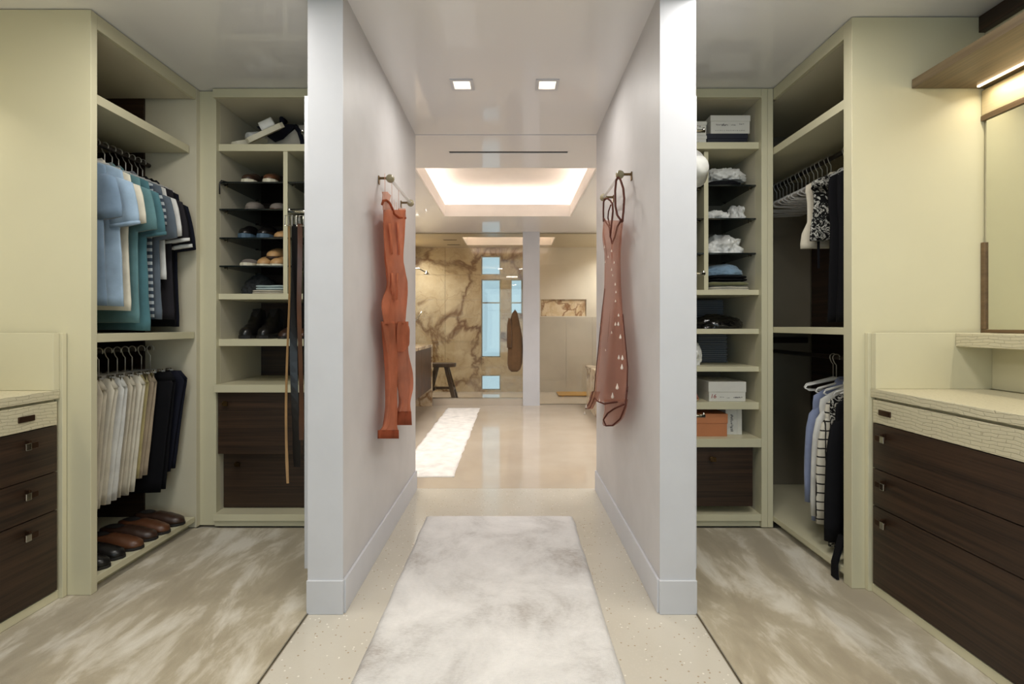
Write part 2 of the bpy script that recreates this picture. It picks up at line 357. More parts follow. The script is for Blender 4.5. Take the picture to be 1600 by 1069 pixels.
# wall between closets and bathroom
wallbox('wall_bath_left', M['plaster'], XL, -.85, 3.655, 3.735, 0, H)
wallbox('wall_bath_right', M['plaster'], .765, XR, 3.655, 3.735, 0, H)
wallbox('wall_bathroom_left', M['plaster'], BL-.1, BL, 3.7351, 7.6, 0, H); wallbox('wall_bathroom_right', M['plaster'], BR, BR+.1, 3.7351, 7.6, 0, H)
wallbox('wall_shower_left', M['onyx'], BL-.1, BL, 7.6001, YE, 0, H); wallbox('wall_shower_right', M['wallbeige'], BR, BR+.1, 7.6001, YE, 0, H)
# ceilings
bm = bmesh.new(); slab(bm, (XL-.1, XR+.1), (YB-.1, 3.735), (H, H+.12), [(-.349, -.227, 2.896, 3.018), (.142, .264, 2.896, 3.018)], 'xyz'); struct('ceiling', bm, M['ceil'])
TX0, TX1, TY0, TY1 = -.855, .742, 4.54, 6.54
bm = bmesh.new(); slab(bm, (BL-.1, BR+.1), (3.737, 7.70), (H, H+.12), [(TX0-.016, TX1+.016, TY0-.016, TY1+.016), (-.505, .448, 4.10, 4.142)], 'xyz'); struct('ceiling_bathroom', bm, M['ceil'])
SX0, SX1, SY0, SY1 = -.78, .68, 8.1, 8.9
bm = bmesh.new(); slab(bm, (BL-.1, BR+.1), (7.702, YE+.1), (H, H+.12), [(SX0-.016, SX1+.016, SY0-.016, SY1+.016)], 'xyz'); struct('ceiling_shower', bm, M['showerceil'])
wallbox('trim_5', M['black'], -.504, .447, 4.101, 4.141, H+.004, H+.03)
wallbox('trim_6', M['paint'], BL, BR, 3.7352, 3.747, H-.004, H+.01)
def tray(tid, x0, x1, y0, y1, lip, up, back):
    bm = bmesh.new(); box(bm, x0-back-.1, x1+back+.1, y0-back-.1, y1+back+.1, H+up, H+up+.03)      # raised panel
    for d in ((x0-back-.02, x0-back, y0-back, y1+back), (x1+back, x1+back+.02, y0-back, y1+back), (x0-back, x1+back, y0-back-.02, y0-back), (x0-back, x1+back, y1+back, y1+back+.02)): box(bm, *d, H+.12, H+up)
    o = struct('ceiling_tray_%d' % tid, bm, M['ceilwhite'])
    bm = bmesh.new()
    for d in ((x0-.015, x0, y0-.015, y1+.015), (x1, x1+.015, y0-.015, y1+.015), (x0, x1, y0-.015, y0), (x0, x1, y1, y1+.015)): box(bm, *d, H+.0, H+lip)
    t = obj('tray_lip', bm, M['ceilwhite'], o)
    bm = bmesh.new(); e = back*.5; g = .02
    for d in ((x0-e-g, x0-e+g, y0-e, y1+e), (x1+e-g, x1+e+g, y0-e, y1+e), (x0-e+g, x1+e-g, y0-e-g, y0-e+g), (x0-e+g, x1+e-g, y1+e-g, y1+e+g)): box(bm, *d, H+.121, H+.135)
    obj('cove_strip', bm, M['cove'], o)
tray(1, TX0, TX1, TY0, TY1, .15, .34, .14)
tray(2, SX0, SX1, SY0, SY1, .14, .26, .08)
# shower end wall: panes standing in for a bright reflection, onyx slabs and plaster
reflection_wins = [(-.552, -.207, .62, 2.02), (-.552, -.207, 2.10, 2.44), (-.023, .184, 1.40, 2.02), (-.552, -.207, .03, .30)]
NX0, NX1, NZ0, NZ1 = .52, 1.33, 1.36, 1.66
bm = bmesh.new(); slab(bm, (BL-.1, BR+.1), (-.1, H+.1), (YE+.03, YE+.15), reflection_wins, 'xzy'); wsh = struct('wall_shower_end', bm, M['wallbeige'])
bm = bmesh.new(); slab(bm, (.36, BR), (0, H), (YE-.02, YE+.03), [(NX0, NX1, NZ0, NZ1)], 'xzy'); obj('plaster_face', bm, M['wallbeige'], wsh)
for k in range(4): 
    x0 = NX0+(NX1-NX0)*k/4; bx('niche_tile', M['onyx2'], wsh, x0+.001, NX0+(NX1-NX0)*(k+1)/4-.001, YE+.015, YE+.029, NZ0, NZ1, bevel=0)
for k in range(3): bx('stone_panel', M['greypanel'], wsh, .5+k*.47, .5+(k+1)*.47-.003, YE-.035, YE-.021, 0, 1.345, bevel=.001)
for i, q in enumerate(reflection_wins): window(i+2, *q, YE+.05, (q[3]-.42,) if q[3]-q[2] > .5 else (), m='nickel')  # window panes added in place of a reflection in the shower glass
cols = [BL, -1.32, -.60, -.553, -.206, -.024, .185, .358]; rows = [0, .44, .90, 1.34, 1.655, 2.1, H]
def clear_cells(a, b, c, d):
    cells = [(a, b, c, d)]
    for q in reflection_wins:
        nxt = []
        for (a1, b1, c1, d1) in cells:
            if b1 <= q[0] or a1 >= q[1] or d1 <= q[2] or c1 >= q[3]: nxt.append((a1, b1, c1, d1)); continue
            if c1 < q[2]: nxt.append((a1, b1, c1, q[2]))
            if d1 > q[3]: nxt.append((a1, b1, q[3], d1))
            if a1 < q[0]-.01: nxt.append((a1, q[0], max(c1, q[2]), min(d1, q[3])))
            if b1 > q[1]+.01: nxt.append((q[1], b1, max(c1, q[2]), min(d1, q[3])))
        cells = nxt
    return cells
for a, b in zip([BL, -1.20, -.553, -.206], [-1.20, -.553, -.206, .358]):
    for c, d in zip(rows, rows[1:]):
        for q in clear_cells(a, b, c, d): bx('onyx_slab', M['onyx'], wsh, q[0]+.0015, q[1]-.0015, YE-.002-rnd.random()*.002, YE+.03, q[2]+.0015, q[3]-.0015, bevel=.0008)
wallbox('trim_7', M['paint'], .163, .413, 7.62, 7.78, 0, H)                          # white post
wallbox('trim_8', M['limestone'], BL, .162, 7.645, 7.775, 0, .095)                   # shower curb

# ------------------------------------------------------------------ dressing-room carpets and rug
def carpet(x0, x1, y0, y1, m, label):
    bm = bmesh.new(); box(bm, x0, x1, y0, y1, 0, .012); o = obj('carpet', bm, m, None, bevel=.004); tag(o, label, 'carpet')
carpet(XL+.002, -.849, YB+.01, 2.998, M['carpetL'], 'beige silky fitted carpet with brushed streaks before the shirts and shoe shelves')
carpet(.767, XR-.002, YB+.01, 2.998, M['carpetR'], 'beige silky fitted carpet with pale blotches before the empty hangers')
def soft_rug(name, x0, x1, y0, y1, h, m, label, cat, nx=40, ny=70, wob=.006):
    bm = bmesh.new(); g = []
    for j in range(ny+1):
        row = []
        for i in range(nx+1):
            u, v_ = i/nx, j/ny; x = x0+(x1-x0)*u; y = y0+(y1-y0)*v_
            e = min(u, 1-u)*(x1-x0); e2 = min(v_, 1-v_)*(y1-y0); ed = min(1, min(e, e2)/.02)
            x += wob*noise.noise((x*3, y*7, 1))*(1 if i in (0, nx) else .3); y += wob*noise.noise((x*9, y*3, 5))*(1 if j in (0, ny) else .3)
            z = .003+(h-.003)*math.sqrt(ed)+.0022*noise.noise((x*24, y*24, 3))*ed
            row.append(bm.verts.new((x, y, max(.001, z))))
        g.append(row)
    for j in range(ny):
        for i in range(nx): bm.faces.new((g[j][i], g[j][i+1], g[j+1][i+1], g[j+1][i]))
    rim = [g[0][i] for i in range(nx+1)]+[g[j][nx] for j in range(1, ny+1)]+[g[ny][i] for i in range(nx-1, -1, -1)]+[g[j][0] for j in range(ny-1, 0, -1)]
    lo = [bm.verts.new((v_.co.x, v_.co.y, 0)) for v_ in rim]
    for i in range(len(rim)): k = (i+1) % len(rim); bm.faces.new((rim[i], lo[i], lo[k], rim[k]))
    bm.faces.new(lo)
    o = obj(name, bm, m, None, smooth=True); tag(o, label, cat)
soft_rug('area_rug', -.535, .378, .9, 3.2, .018, M['rug'], 'pale grey viscose rug with smoky blotches on the terrazzo', 'rug')
soft_rug('bath_runner', -.93, -.46, 4.03, 7.38, .01, M['runner'], 'long white cotton bath runner on the glossy bathroom floor', 'rug', 16, 90, .012)

# ------------------------------------------------------------------ ceiling lamps (fixtures)
LG = 'square downlights in the corridor ceiling'
for x, lab in ((-.288, 'square recessed downlight in corridor ceiling, above the peach jumpsuit side'), (.203, 'square recessed downlight in corridor ceiling, above the sheer mauve dress side')):
    t = thing('downlight', lab, 'light', (x, 2.957, H-.006), LG); y = 2.957
    bm = bmesh.new(); slab(bm, (x-.066, x+.066), (y-.066, y+.066), (H-.006, H-.0005), [(x-.048, x+.048, y-.048, y+.048)]); obj('frame', bm, M['paint'], t)
    bm = bmesh.new(); slab(bm, (x-.058, x+.058), (y-.058, y+.058), (H, H+.05), [(x-.05, x+.05, y-.05, y+.05)]); obj('recess', bm, M['ceilwhite'], t)
    bx('lens', M['lamp'], t, x-.025, x+.025, y-.025, y+.025, H+.045, H+.05, bevel=0)

# ------------------------------------------------------------------ wardrobes
DG = .013    # carpet top
def knob(parent, x, y, z, face='y', s=-1):
    bm = bmesh.new()
    if face == 'y':
        lathe(bm, [(.006, 0), (.006, .018*s), (.015, .018*s), (.016, .026*s), (.012, .031*s)], (x, y, z), 14, 'Y'); box(bm, x+.0, x+.022, y+s*.031-.003, y+s*.031+.003, z-.013, z+.013)
    obj('knob', bm, M['bronze'], parent, smooth=False)
# left hanging bay
FX = -1.85
t = thing('hanging_wardrobe', 'open cream hanging wardrobe full of shirts and trousers', 'wardrobe', (-2.17, 2.6, DG)); P = t
bx('side_panel', M['cream'], P, XL+.002, FX, 2.249, 2.284, DG, H-.004)
bx('far_panel', M['creamin'], P, -2.15, FX, 3.0, 3.035, DG, H-.004)
bx('back_strip', M['wenge'], P, XL+.03, -2.151, 2.99, 3.035, DG, H-.004)
bx('back_panel', M['wenge'], P, XL+.002, XL+.025, 2.286, 2.99, DG, H-.004)
bx('top_fascia', M['cream'], P, FX-.02, FX-.001, 2.285, 2.999, 2.52, H-.004)
bx('top_panel', M['creamin'], P, XL+.03, FX-.022, 2.286, 2.985, 2.52, 2.545)
bx('plinth', M['cream'], P, FX-.065, FX-.045, 2.285, 2.999, DG, .05); bx('base_board', M['cream'], P, XL+.03, FX-.002, 2.285, 2.988, .05, .08)
bx('shelf', M['cream'], P, XL+.03, FX-.035, 2.286, 2.988, 2.205, 2.248); bx('shelf', M['cream'], P, XL+.03, FX-.004, 2.286, 2.988, 1.122, 1.16)
for z in (2.13, 1.065):
    bm = bmesh.new(); tube(bm, [(-2.12, 2.285, z), (-2.12, 2.989, z)], .013, 12); obj('hanging_rod', bm, M['darkrod'], P, smooth=True)
# left shelf unit
def shelf_unit(label, x0, x1, xd, dv, fronts, glass_z, gx, zs, drawers, side):
    """x0 the outer panel (next to the hanging bay), x1 the inner end; dv divider"""
    s = 1 if x1 > x0 else -1; a, b = min(x0, x1), max(x0, x1)
    t = thing('shelf_wardrobe', label, 'wardrobe', ((a+b)/2, 3.3, DG))
    def X(p, q): return (min(p, q), max(p, q))
    bx('post', M['cream'], t, *X(x0-s*.10 if side == 'l' else x0-s*.035, x0), 3.036 if side == 'l' else 3.0, 3.08, DG, H-.004)
    bx('side_panel', M['creamin'], t, *X(x0-s*.025, x0-s*.0005), 3.081, 3.6, DG, H-.004)
    bx('end_panel', M['creamin'], t, *X(x1, x1+s*.025), 3.0, 3.6, DG, H-.004)
    bx('back_panel', M['wenge' if side == 'l' else 'taupepanel'], t, *X(x0, x1), 3.58, 3.6, DG, H-.004)
    bx('top_fascia', M['cream'], t, *X(x0+s*.001, x1-s*.001), 3.0, 3.02, 2.535, H-.004); bx('top_panel', M['creamin'], t, *X(x0+s*.001, x1-s*.001), 3.021, 3.578, 2.535, 2.555)
    for z, th, yf in zs: bx('shelf', M['cream'], t, *X(x0+s*.001, x1-s*.001), yf, 3.578, z-th, z)
    bx('divider', M['cream'], t, xd, xd+.026, 3.065, 3.576, dv[0], dv[1])
    for z in glass_z:
        for p, q in gx:
            g = bx('glass_shelf', M['shelfglass'], t, p, q, 3.07, 3.574, z-.008, z, bevel=0)
            bx('front_edge', M['glassedge'], g, p, q, 3.066, 3.0698, z-.0085, z+.0005, bevel=0)
            bm = bmesh.new()
            for e, d in ((p, 1), (q, -1)):
                tube(bm, [(e+d*.001, 3.12, z-.011), (e+d*.02, 3.12, z-.011), (e+d*.02, 3.12, z-.02)], .003, 6); tube(bm, [(e+d*.001, 3.5, z-.011), (e+d*.02, 3.5, z-.011)], .003, 6)
            obj('bracket', bm, M['nickel'], g)
    for (z0, z1, p, q, yf, kx) in drawers:
        d = bx('drawer', M['wenge'], t, p, q, yf, yf+.02, z0, z1); knob(d, kx, yf, z1-.065)
        bx('drawer_box', M['creamin'], d, p+.02, q-.02, yf+.0205, 3.5, z0+.02, z1-.03, bevel=0)
    bx('plinth', M['cream'], t, *X(x0+s*.001, x1-s*.001), 3.02, 3.035, DG, .05); bx('base_board', M['cream'], t, *X(x0+s*.001, x1-s*.001), 3.002, 3.578, .05, .088)
    return t
shelf_unit('open cream shelf unit with shoes on glass shelves and two dark drawers', -1.755, -.96, -1.37, (1.387, 2.24), None, (2.058, 1.896, 1.724, 1.556), ((-1.753, -1.371), (-1.343, -.962)),
           [(2.282, .042, 3.06), (1.387, .034, 3.06), (1.116, .042, 3.06), (.848, .045, 3.01)], [(.432, .800, -1.752, -.964, 3.05, -1.70), (.092, .425, -1.752, -.964, 3.11, -1.66)], 'l')
shelf_unit('open cream shelf unit with shoeboxes, folded knits and one dark drawer', 1.4625, .86, 1.15, (1.408, 2.24), None, (2.04, 1.84, 1.632), ((1.178, 1.461), (.862, 1.149)),
           [(2.283, .04, 3.03), (1.408, .03, 3.03), (1.177, .03, 3.03), (.954, .03, 3.03), (.742, .042, 3.03), (.533, .05, 3.0)], [(.13, .48, .864, 1.42, 3.02, 1.17)], 'r')
# right hanging bay
t = thing('hanging_wardrobe', 'open cream hanging wardrobe with empty hangers and black clothes', 'wardrobe', (1.8, 3.0, DG)); P = t
RX = 1.53
bx('side_panel', M['cream'], P, RX, XR-.002, 2.305, 2.363, DG, H-.004)
bx('far_panel', M['taupepanel'], P, 1.50, XR-.03, 3.6, 3.62, DG, H-.004)
bx('back_panel', M['wenge'], P, XR-.025, XR-.002, 2.364, 3.598, DG, H-.004)
bx('corner_post', M['cream'], P, 1.499, RX, 3.0, 3.04, DG, H-.004); bx('inner_side', M['creamin'], P, 1.5, 1.52, 3.041, 3.598, DG, H-.004)
bx('top_fascia', M['cream'], P, RX+.001, RX+.02, 2.364, 3.0, 2.52, H-.004); bx('top_panel', M['creamin'], P, RX+.022, XR-.03, 2.364, 3.598, 2.52, 2.545)
bx('plinth', M['cream'], P, RX+.045, RX+.065, 2.364, 3.0, DG, .05); bx('base_board', M['cream'], P, RX+.002, XR-.03, 2.364, 3.598, .05, .08)
bx('shelf', M['cream'], P, RX+.005, XR-.03, 2.364, 3.598, 2.20, 2.243); bx('shelf', M['cream'], P, RX+.003, XR-.03, 2.364, 3.598, 1.155, 1.188)
bx('rail', M['creamin'], P, 1.55, XR-.06, 3.55, 3.598, 2.02, 2.05)
for z in (2.145, 1.02):
    bm = bmesh.new(); tube(bm, [(1.81, 2.364, z), (1.81, 3.599, z)], .013, 12); obj('hanging_rod', bm, M['darkrod'], P, smooth=True)
bx('rod_support', M['darkrod'], P, 1.66, 2.06, 3.56, 3.597, 1.075, 1.115)

# ------------------------------------------------------------------ dressers with niche, mirror, shelf
def handle(parent, x, y, z, s, flat=False):
    bm = bmesh.new(); f = 1 if s > 0 else -1      # s: +1 faces +x (left dresser), -1 faces -x
    if flat:
        box(bm, *sorted((x, x+f*.006)), y-.035, y+.035, z-.012, z+.012)
        obj('handle', bm, M['dbronze'], parent, bevel=.002)
        return
    box(bm, *sorted((x, x+f*.02)), y-.006, y+.006, z-.006, z+.022); box(bm, *sorted((x+f*.02, x+f*.026)), y-.03, y+.03, z-.012, z+.012)
    o = obj('handle', bm, M['dbronze'], parent, bevel=.002)
    bx('latch', M['chrome'], parent, *sorted((x+f*.0265, x+f*.031)), y-.031, y-.007, z-.014, z+.014)
def dresser(label, s, xf, xw, y0, y1, hy):
    t = thing('dresser', label, 'dresser', ((xf+xw)/2, (y0+y1)/2, DG)); X = lambda p, q: (min(p, q), max(p, q)); f = s
    bx('carcass', M['cream'], t, *X(xf-f*.022, xw+f*.002), y0, y1-.001, .05, .875, bevel=0)
    bx('end_panel', M['cream'], t, *X(xf-f*.02, xf+f*.012), y1, y1+.022, DG, 1.165)
    bx('plinth', M['cream'], t, *X(xf-f*.02, xf-f*.005), y0, y1-.001, DG, .05)
    bx('countertop', M['croc'], t, *X(xf+f*.003, xw+f*.03), y0, y1-.001, .88, .918, bevel=.003)
    for z0, z1, m in ((.77, .87, 'croc'), (.57, .766, 'wenge'), (.405, .566, 'wenge'), (.056, .401, 'wenge')):
        d = bx('drawer', M[m], t, *X(xf-f*.02, xf), y0+.01, y1-.012, z0, z1)
        handle(d, xf, hy, (z0+z1)/2 if m == 'croc' else z1-.055, f, m == 'croc')
    bx('niche_side', M['cream'], t, *X(xf-f*.0, xw+f*.002), y1-.03, y1-.001, .9185, 1.165)
    bx('niche_back', M['cream'], t, *X(xw+f*.003, xw+f*.02), y0, y1-.031, .9185, 1.10)
    bx('ledge', M['croc'], t, *X(xw+f*.18, xw+f*.021), y0, y1-.031, 1.105, 1.164, bevel=.003)
    return t
dresser('dark wood dresser with croc-embossed top beside the shirts', 1, -1.965, XL, .3, 2.224, 2.07)
dresser('dark wood dresser with croc-embossed top below the lit walnut shelf', -1, 1.60, XR, .3, 2.282, 2.195)
t = thing('wall_shelf', 'walnut box shelf with glowing light strip above the mirror', 'shelf', (1.96, 1.3, 2.262))
bx('board', M['walnut'], t, 1.796, XR-.002, .3, 2.30, 2.262, 2.302); bx('light_strip', M['led'], t, 2.062, 2.072, .35, 2.27, 2.254, 2.2615, bevel=0)
area('shelf_light', (2.06, 1.3, 2.25), (0, -.15, 0), .02, 1.9, 6.5, (1, .90, .72), 150)
area('left_panel_fill', (-2.42, 1.3, 2.25), (0, .15, 0), .02, 1.9, 5, (1, .90, .72), 150)  # added unseen fill for the left panels, no shelf on this side
bm = bmesh.new(); box(bm, XR-.02, XR-.002, .3, 2.30, 2.14, 2.25); tag(obj('wall_panel', bm, M['palewood'], None, bevel=.001), 'pale wood panel strip between mirror and lit shelf', 'panel')
bm = bmesh.new(); box(bm, XR-.03, XR-.002, .3, 2.304, H-.075, H-.003); tag(obj('crown_strip', bm, M['wenge'], None, bevel=.001), 'dark wood strip under the ceiling above the lit shelf', 'trim')
t = thing('wall_mirror', 'large wall mirror in thin brown frame above the croc ledge', 'mirror', (XR-.01, 1.3, 1.166))
M['framewood'] = wood('brown_frame_wood', (84, 64, 42), (120, 96, 66), (60, 4, 60))
bx('mirror_glass', M['mirror'], t, XR-.012, XR-.003, .32, 2.285, 1.18, 2.115, bevel=0)
bm = bmesh.new(); box(bm, XR-.022, XR-.002, .3, 2.303, 2.116, 2.138); box(bm, XR-.022, XR-.002, .3, 2.303, 1.1655, 1.18); box(bm, XR-.022, XR-.002, 2.286, 2.303, 1.181, 1.57); obj('frame', bm, M['framewood'], t, bevel=.001)
t = thing('wall_mirror', 'wall mirror above the dresser beside the shirts', 'mirror', (XL+.01, 1.3, 1.166)); bx('mirror_glass', M['mirror'], t, XL+.003, XL+.012, .32, 2.2, 1.18, 2.115, bevel=0)
bm = bmesh.new(); box(bm, XL+.002, XL+.022, .3, 2.22, 2.116, 2.138); box(bm, XL+.002, XL+.022, .3, 2.22, 1.1655, 1.18); obj('frame', bm, M['framewood'], t)

# closet-side end panels with pull-out rods
for side, x0, x1, lab in (('l', -.933, -.849, 'tall white end panel with pull-out rods beside the belts'), ('r', .764, .83, 'tall white end panel with pull-out rods beside the shoeboxes')):
    t = thing('end_panel_cabinet', lab, 'panel', ((x0+x1)/2, 2.6, .11)); bx('board', M['paint'], t, x0, x1, 2.3, 2.995, .105, 2.23)
    e = x0 if side == 'l' else x1; d = -1 if side == 'l' else 1
    for z in ((2.14, 1.753) if side == 'l' else (2.147, 1.45, .756)):
        bm = bmesh.new(); L = .095 if z > 2 and side == 'l' else .16 if side == 'l' else .112
        tube(bm, [(e, 2.5, z), (e+d*L, 2.5, z)], .008, 10); tube(bm, [(e+d*(L-.006), 2.5, z-.006), (e+d*(L-.006), 2.5, z+.016)], .005, 8)
        obj('pull_out_rod', bm, M['chrome'], t, smooth=True)
# ------------------------------------------------------------------ hangers
def hook_pts(top=.0, r=.02, neck=.12):
    """hook round a rod centred at z=0; goes down to -neck"""
    pts = [(r*math.cos(a), 0, r*math.sin(a)) for a in [math.radians(q) for q in range(-30, 211, 24)]]
    return pts[::1]+[(-r*.55, 0, -r*1.3), (0, 0, -r*2.0), (0, 0, -neck)]
def hanger_proto(name, label, kind, group, hw=.2, drop=.06):
    t = thing(name, label, 'hanger', (0, 0, 0), group)
    bm = bmesh.new(); tube(bm, hook_pts(), .0026, 6); obj('hook', bm, M['wire'], t, smooth=True, local=True)
    bm = bmesh.new()
    if kind == 'shirt':
        tube(bm, [(-hw, 0, -.12-drop), (-hw*.5, 0, -.12-drop*.42), (0, 0, -.115), (hw*.5, 0, -.12-drop*.42), (hw, 0, -.12-drop)], [.006, .007, .008, .007, .006], 8)
        tube(bm, [(-hw, 0, -.12-drop), (-hw-.012, 0, -.135-drop), (-hw+.01, 0, -.148-drop), (0, 0, -.152-drop), (hw-.01, 0, -.148-drop), (hw+.012, 0, -.135-drop), (hw, 0, -.12-drop)], .0045, 6)
        obj('shoulder_bar', bm, M['clear'], t, smooth=True, local=True)
    else:
        tube(bm, [(-hw, 0, -.122), (hw, 0, -.122)], .005, 8); obj('bar', bm, M['clear'], t, smooth=True, local=True)
        for s in (-1, 1):
            bm = bmesh.new(); x = s*(hw-.025)
            box(bm, x-.012, x+.012, -.009, -.006, -.165, -.11); box(bm, x-.012, x+.012, .006, .009, -.165, -.11); tube(bm, [(x, -.012, -.122), (x, .012, -.122)], .007, 8)
            obj('clip', bm, M['chrome'], t, local=True)
    return t
def garment_common(o): return o
def grain(x, s, f): return math.sin(x*f*.8+s*1.7)+.35*math.sin(x*f*1.9+s*3.1)
# ------------------------------------------------------------------ clothes
def shirt(name, label, cat, x, y, ztop, L, w, m, slv=.22, th=.02, seed=0, collar=None, long=False, group=None, rz=0, hem=1.0, rise=.055, cuff=None, tail=False):
    t = thing(name, label, cat, (x, y, ztop-L), group, rz); r_ = random.Random(seed)
    N = 36; rings = []
    lv = [(0, w*hem), (L*.06, w*hem), (L*.2, w*(.97*hem+.0)), (L*.35, w*.95), (L*.5, w*.93), (L*.62, w*.94), (L*.74, w*.98), (L-rise-.04, w), (L-rise, w*.97), (L-rise*.6, w*.74), (L-rise*.25, w*.46), (L-.004, .075), (L+.012, .062)]
    for z, hw in lv:
        u = z/L; ring = []
        for k in range(N):
            a = 2*PI*k/N; ca, sa = math.cos(a), math.sin(a); px = hw*math.copysign(abs(ca)**.75, ca)
            A = .011*(1-u)**.8 if u < 1 else 0
            py = (th*(.75+.35*(1-u)) if u < .93 else th*.8)*math.copysign(abs(sa)**.8, sa)+A*grain(px/w, seed, 5.5)*.75+.004*noise.noise((px*14, seed, z*9))
            pz = z+(.012*math.cos(px/w*2.2) if z == 0 else 0)*(1 if tail else .3)
            ring.append((px+.006*noise.noise((z*7, seed, a)), py, pz))
        rings.append(ring)
    bm = bmesh.new(); loft(bm, rings); obj('body', bm, m, t, smooth=True, local=True)
    for s in (-1, 1):
        if slv <= 0: break
        bm = bmesh.new(); rings = []; n_ = 8 if long else 6; tot = slv
        for i in range(n_):
            q = i/(n_-1); bend = .30-.14*q if not long else .22-.18*q
            cx = s*(w-.052+tot*q*(.20 if not long else .06)+(.025*math.sin(q*2) if long else .02*math.sin(q*2.2))); cz = L-rise-.03-(tot+.03)*q*(.95 if not long else .98)
            rr = ((.085-.012*q) if not long else (.075-.035*q))*(1 if q > .2 else .5+2.5*q)*(1 if i else .35); t2 = th*(1.0-.1*q)*(1 if i else .4)
            dirx = s*.42; nx, nz = math.cos(bend), s*math.sin(bend)*.9
            ring = []
            for k in range(18):
                a = 2*PI*k/18; lx = rr*math.cos(a); ly = t2*math.sin(a)+.004*noise.noise((q*4, a, seed+s))
                ring.append((cx+lx*nx, ly+.003*math.sin(lx*60+seed), cz+lx*nz))
            rings.append(ring)
        loft(bm, rings); sl = obj('sleeve', bm, m, t, smooth=True, local=True)
        if cuff is not None:
            bm = bmesh.new(); c = []
            for rg in (rings[-2], rings[-1]):
                cen = sum((Vector(p) for p in rg), Vector())/len(rg); c.append((rg, cen))
            a_, b_ = c; rr1 = [tuple(b_[1]+(Vector(p)-b_[1])*1.06+(a_[1]-b_[1])*.30) for p in b_[0]]; rr2 = [tuple(b_[1]+(Vector(p)-b_[1])*1.06-(a_[1]-b_[1])*.02) for p in b_[0]]
            loft(bm, [rr1, rr2]); obj('cuff', bm, cuff, sl, smooth=True, local=True)
    if collar is not None:
        bm = bmesh.new(); rings = []
        for z, f in ((L-.008, 1.12), (L+.018, 1.0), (L+.030, .95), (L+.012, 1.25), (L-.012, 1.32)):
            rings.append([(.062*f*math.cos(2*PI*k/24), th*1.05*f*math.sin(2*PI*k/24), z-(.012 if math.sin(2*PI*k/24) < 0 else 0)) for k in range(24)])
        loft(bm, rings, False, False); obj('collar', bm, collar, t, smooth=True, local=True)
    return t
def trousers(label, x, y, ztop, L, m, seed=0, hw=.135, hemw=.10, shift=-.05, th=.017, cat='trousers', rz=0, group=None):
    t = thing('trousers', label, cat, (x, y, ztop-L), group, rz)
    for leg, dy, dz in ((0, -th*.55, 0), (1, th*.55, .012)):
        rings = []
        for i in range(12):
            q = i/11; z = L*(1-q)-(.0 if q < .98 else 0)+dz*q; h = (hw*(.74+.26*min(1, q/.07)) if q < .07 else hw+(hemw-hw)*((q-.07)/.93)**.8); cx = shift*q**1.1
            ring = []
            for k in range(24):
                a = 2*PI*k/24; px = h*math.copysign(abs(math.cos(a))**.7, math.cos(a))
                py = dy+th*.55*math.copysign(abs(math.sin(a))**.8, math.sin(a))+.006*grain(px/hw, seed, 4.2)*min(1, q*2.5)+.003*noise.noise((px*12, seed, z*8))
                ring.append((px+cx+leg*.014*q, py, z))
            rings.append(ring)
        bm = bmesh.new(); loft(bm, rings); obj('trouser_leg', bm, m, t, smooth=True, local=True)
    bm = bmesh.new(); rings = []
    for z, f in ((L-.045, 1.03), (L+.002, .8)): rings.append([(hw*f*math.copysign(abs(math.cos(2*PI*k/24))**.7, math.cos(2*PI*k/24)), th*1.22*math.sin(2*PI*k/24), z) for k in range(24)])
    loft(bm, rings); obj('waistband', bm, m, t, smooth=True, local=True)
    return t
def put_hangers(proto, xs, z, ys, labels=None, rzs=None):
    out = []
    for i, y in enumerate(ys):
        rz = (rnd.random()-.5)*.25 if rzs is None else rzs[i]
        o = proto if i == 0 else copy_tree(proto, (0, 0, 0)); o.location = (xs, y, z); o.rotation_euler = (0, 0, rz)
        if labels: o['label'] = labels[i]
        out.append(o)
    return out
# upper left: shirts (near to far)
XR1 = -2.12
tops = [  # name, label, y, material, length, half width, sleeve, cuff, collar, z drop
 ('shirt', 'dusty blue shirt nearest the front post on the upper rod', 2.40, 'c_blue2', .74, .235, .20, None, 'c_blue2'),
 ('polo_shirt', 'light blue polo shirt with banded cuff', 2.475, 'c_blue', .74, .255, .22, 'c_blue', 'c_blue'),
 ('shirt', 'cream shirt just behind the light blue polo', 2.545, 'c_cream', .76, .24, .20, None, 'c_cream'),
 ('polo_shirt', 'sage teal polo shirt just behind the cream shirt', 2.61, 'c_teal2', .82, .245, .22, None, 'c_teal2'),
 ('polo_shirt', 'deep teal long polo shirt between sage and striped tops', 2.665, 'c_teal', .86, .25, .24, 'c_teal', 'c_teal'),
 ('shirt', 'grey and white striped jersey shirt among teal ones', 2.715, 'c_stripe', .80, .235, .18, None, None),
 ('shirt', 'slate grey shirt behind the striped jersey', 2.76, 'c_slate', .80, .25, .24, None, 'c_slate'),
 ('shirt', 'white shirt between the slate and black shirts', 2.81, 'c_white', .58, .245, .22, None, None),
 ('shirt', 'charcoal shirt right behind the white one on upper rod', 2.855, 'c_charcoal', .80, .25, .24, 'c_white', 'c_charcoal'),
 ('polo_shirt', 'black polo shirt with white cuff trim, second from far panel', 2.90, 'c_black', .84, .25, .27, 'c_white', 'c_black'),
 ('polo_shirt', 'navy black shirt against the far panel', 2.938, 'c_navy', .84, .25, .28, None, 'c_navy')]
for i, (nm, lab, y, m, L, w_, sl, cf, co) in enumerate(tops):
    shirt(nm, lab, 'shirt', XR1+.02, y, 2.13-.128, L-.03, w_-.035-(.02 if i > 8 else 0), M[m], sl, .0155 if i < 6 else .0125, i+1, M[co] if co else None, rz=0, cuff=M[cf] if cf else None, group='shirts on the upper rod')
hp = hanger_proto('shirt_hanger', 'clear hanger with chrome hook holding a shirt on the upper rod', 'shirt', 'hangers under the shirts', .17, .035)
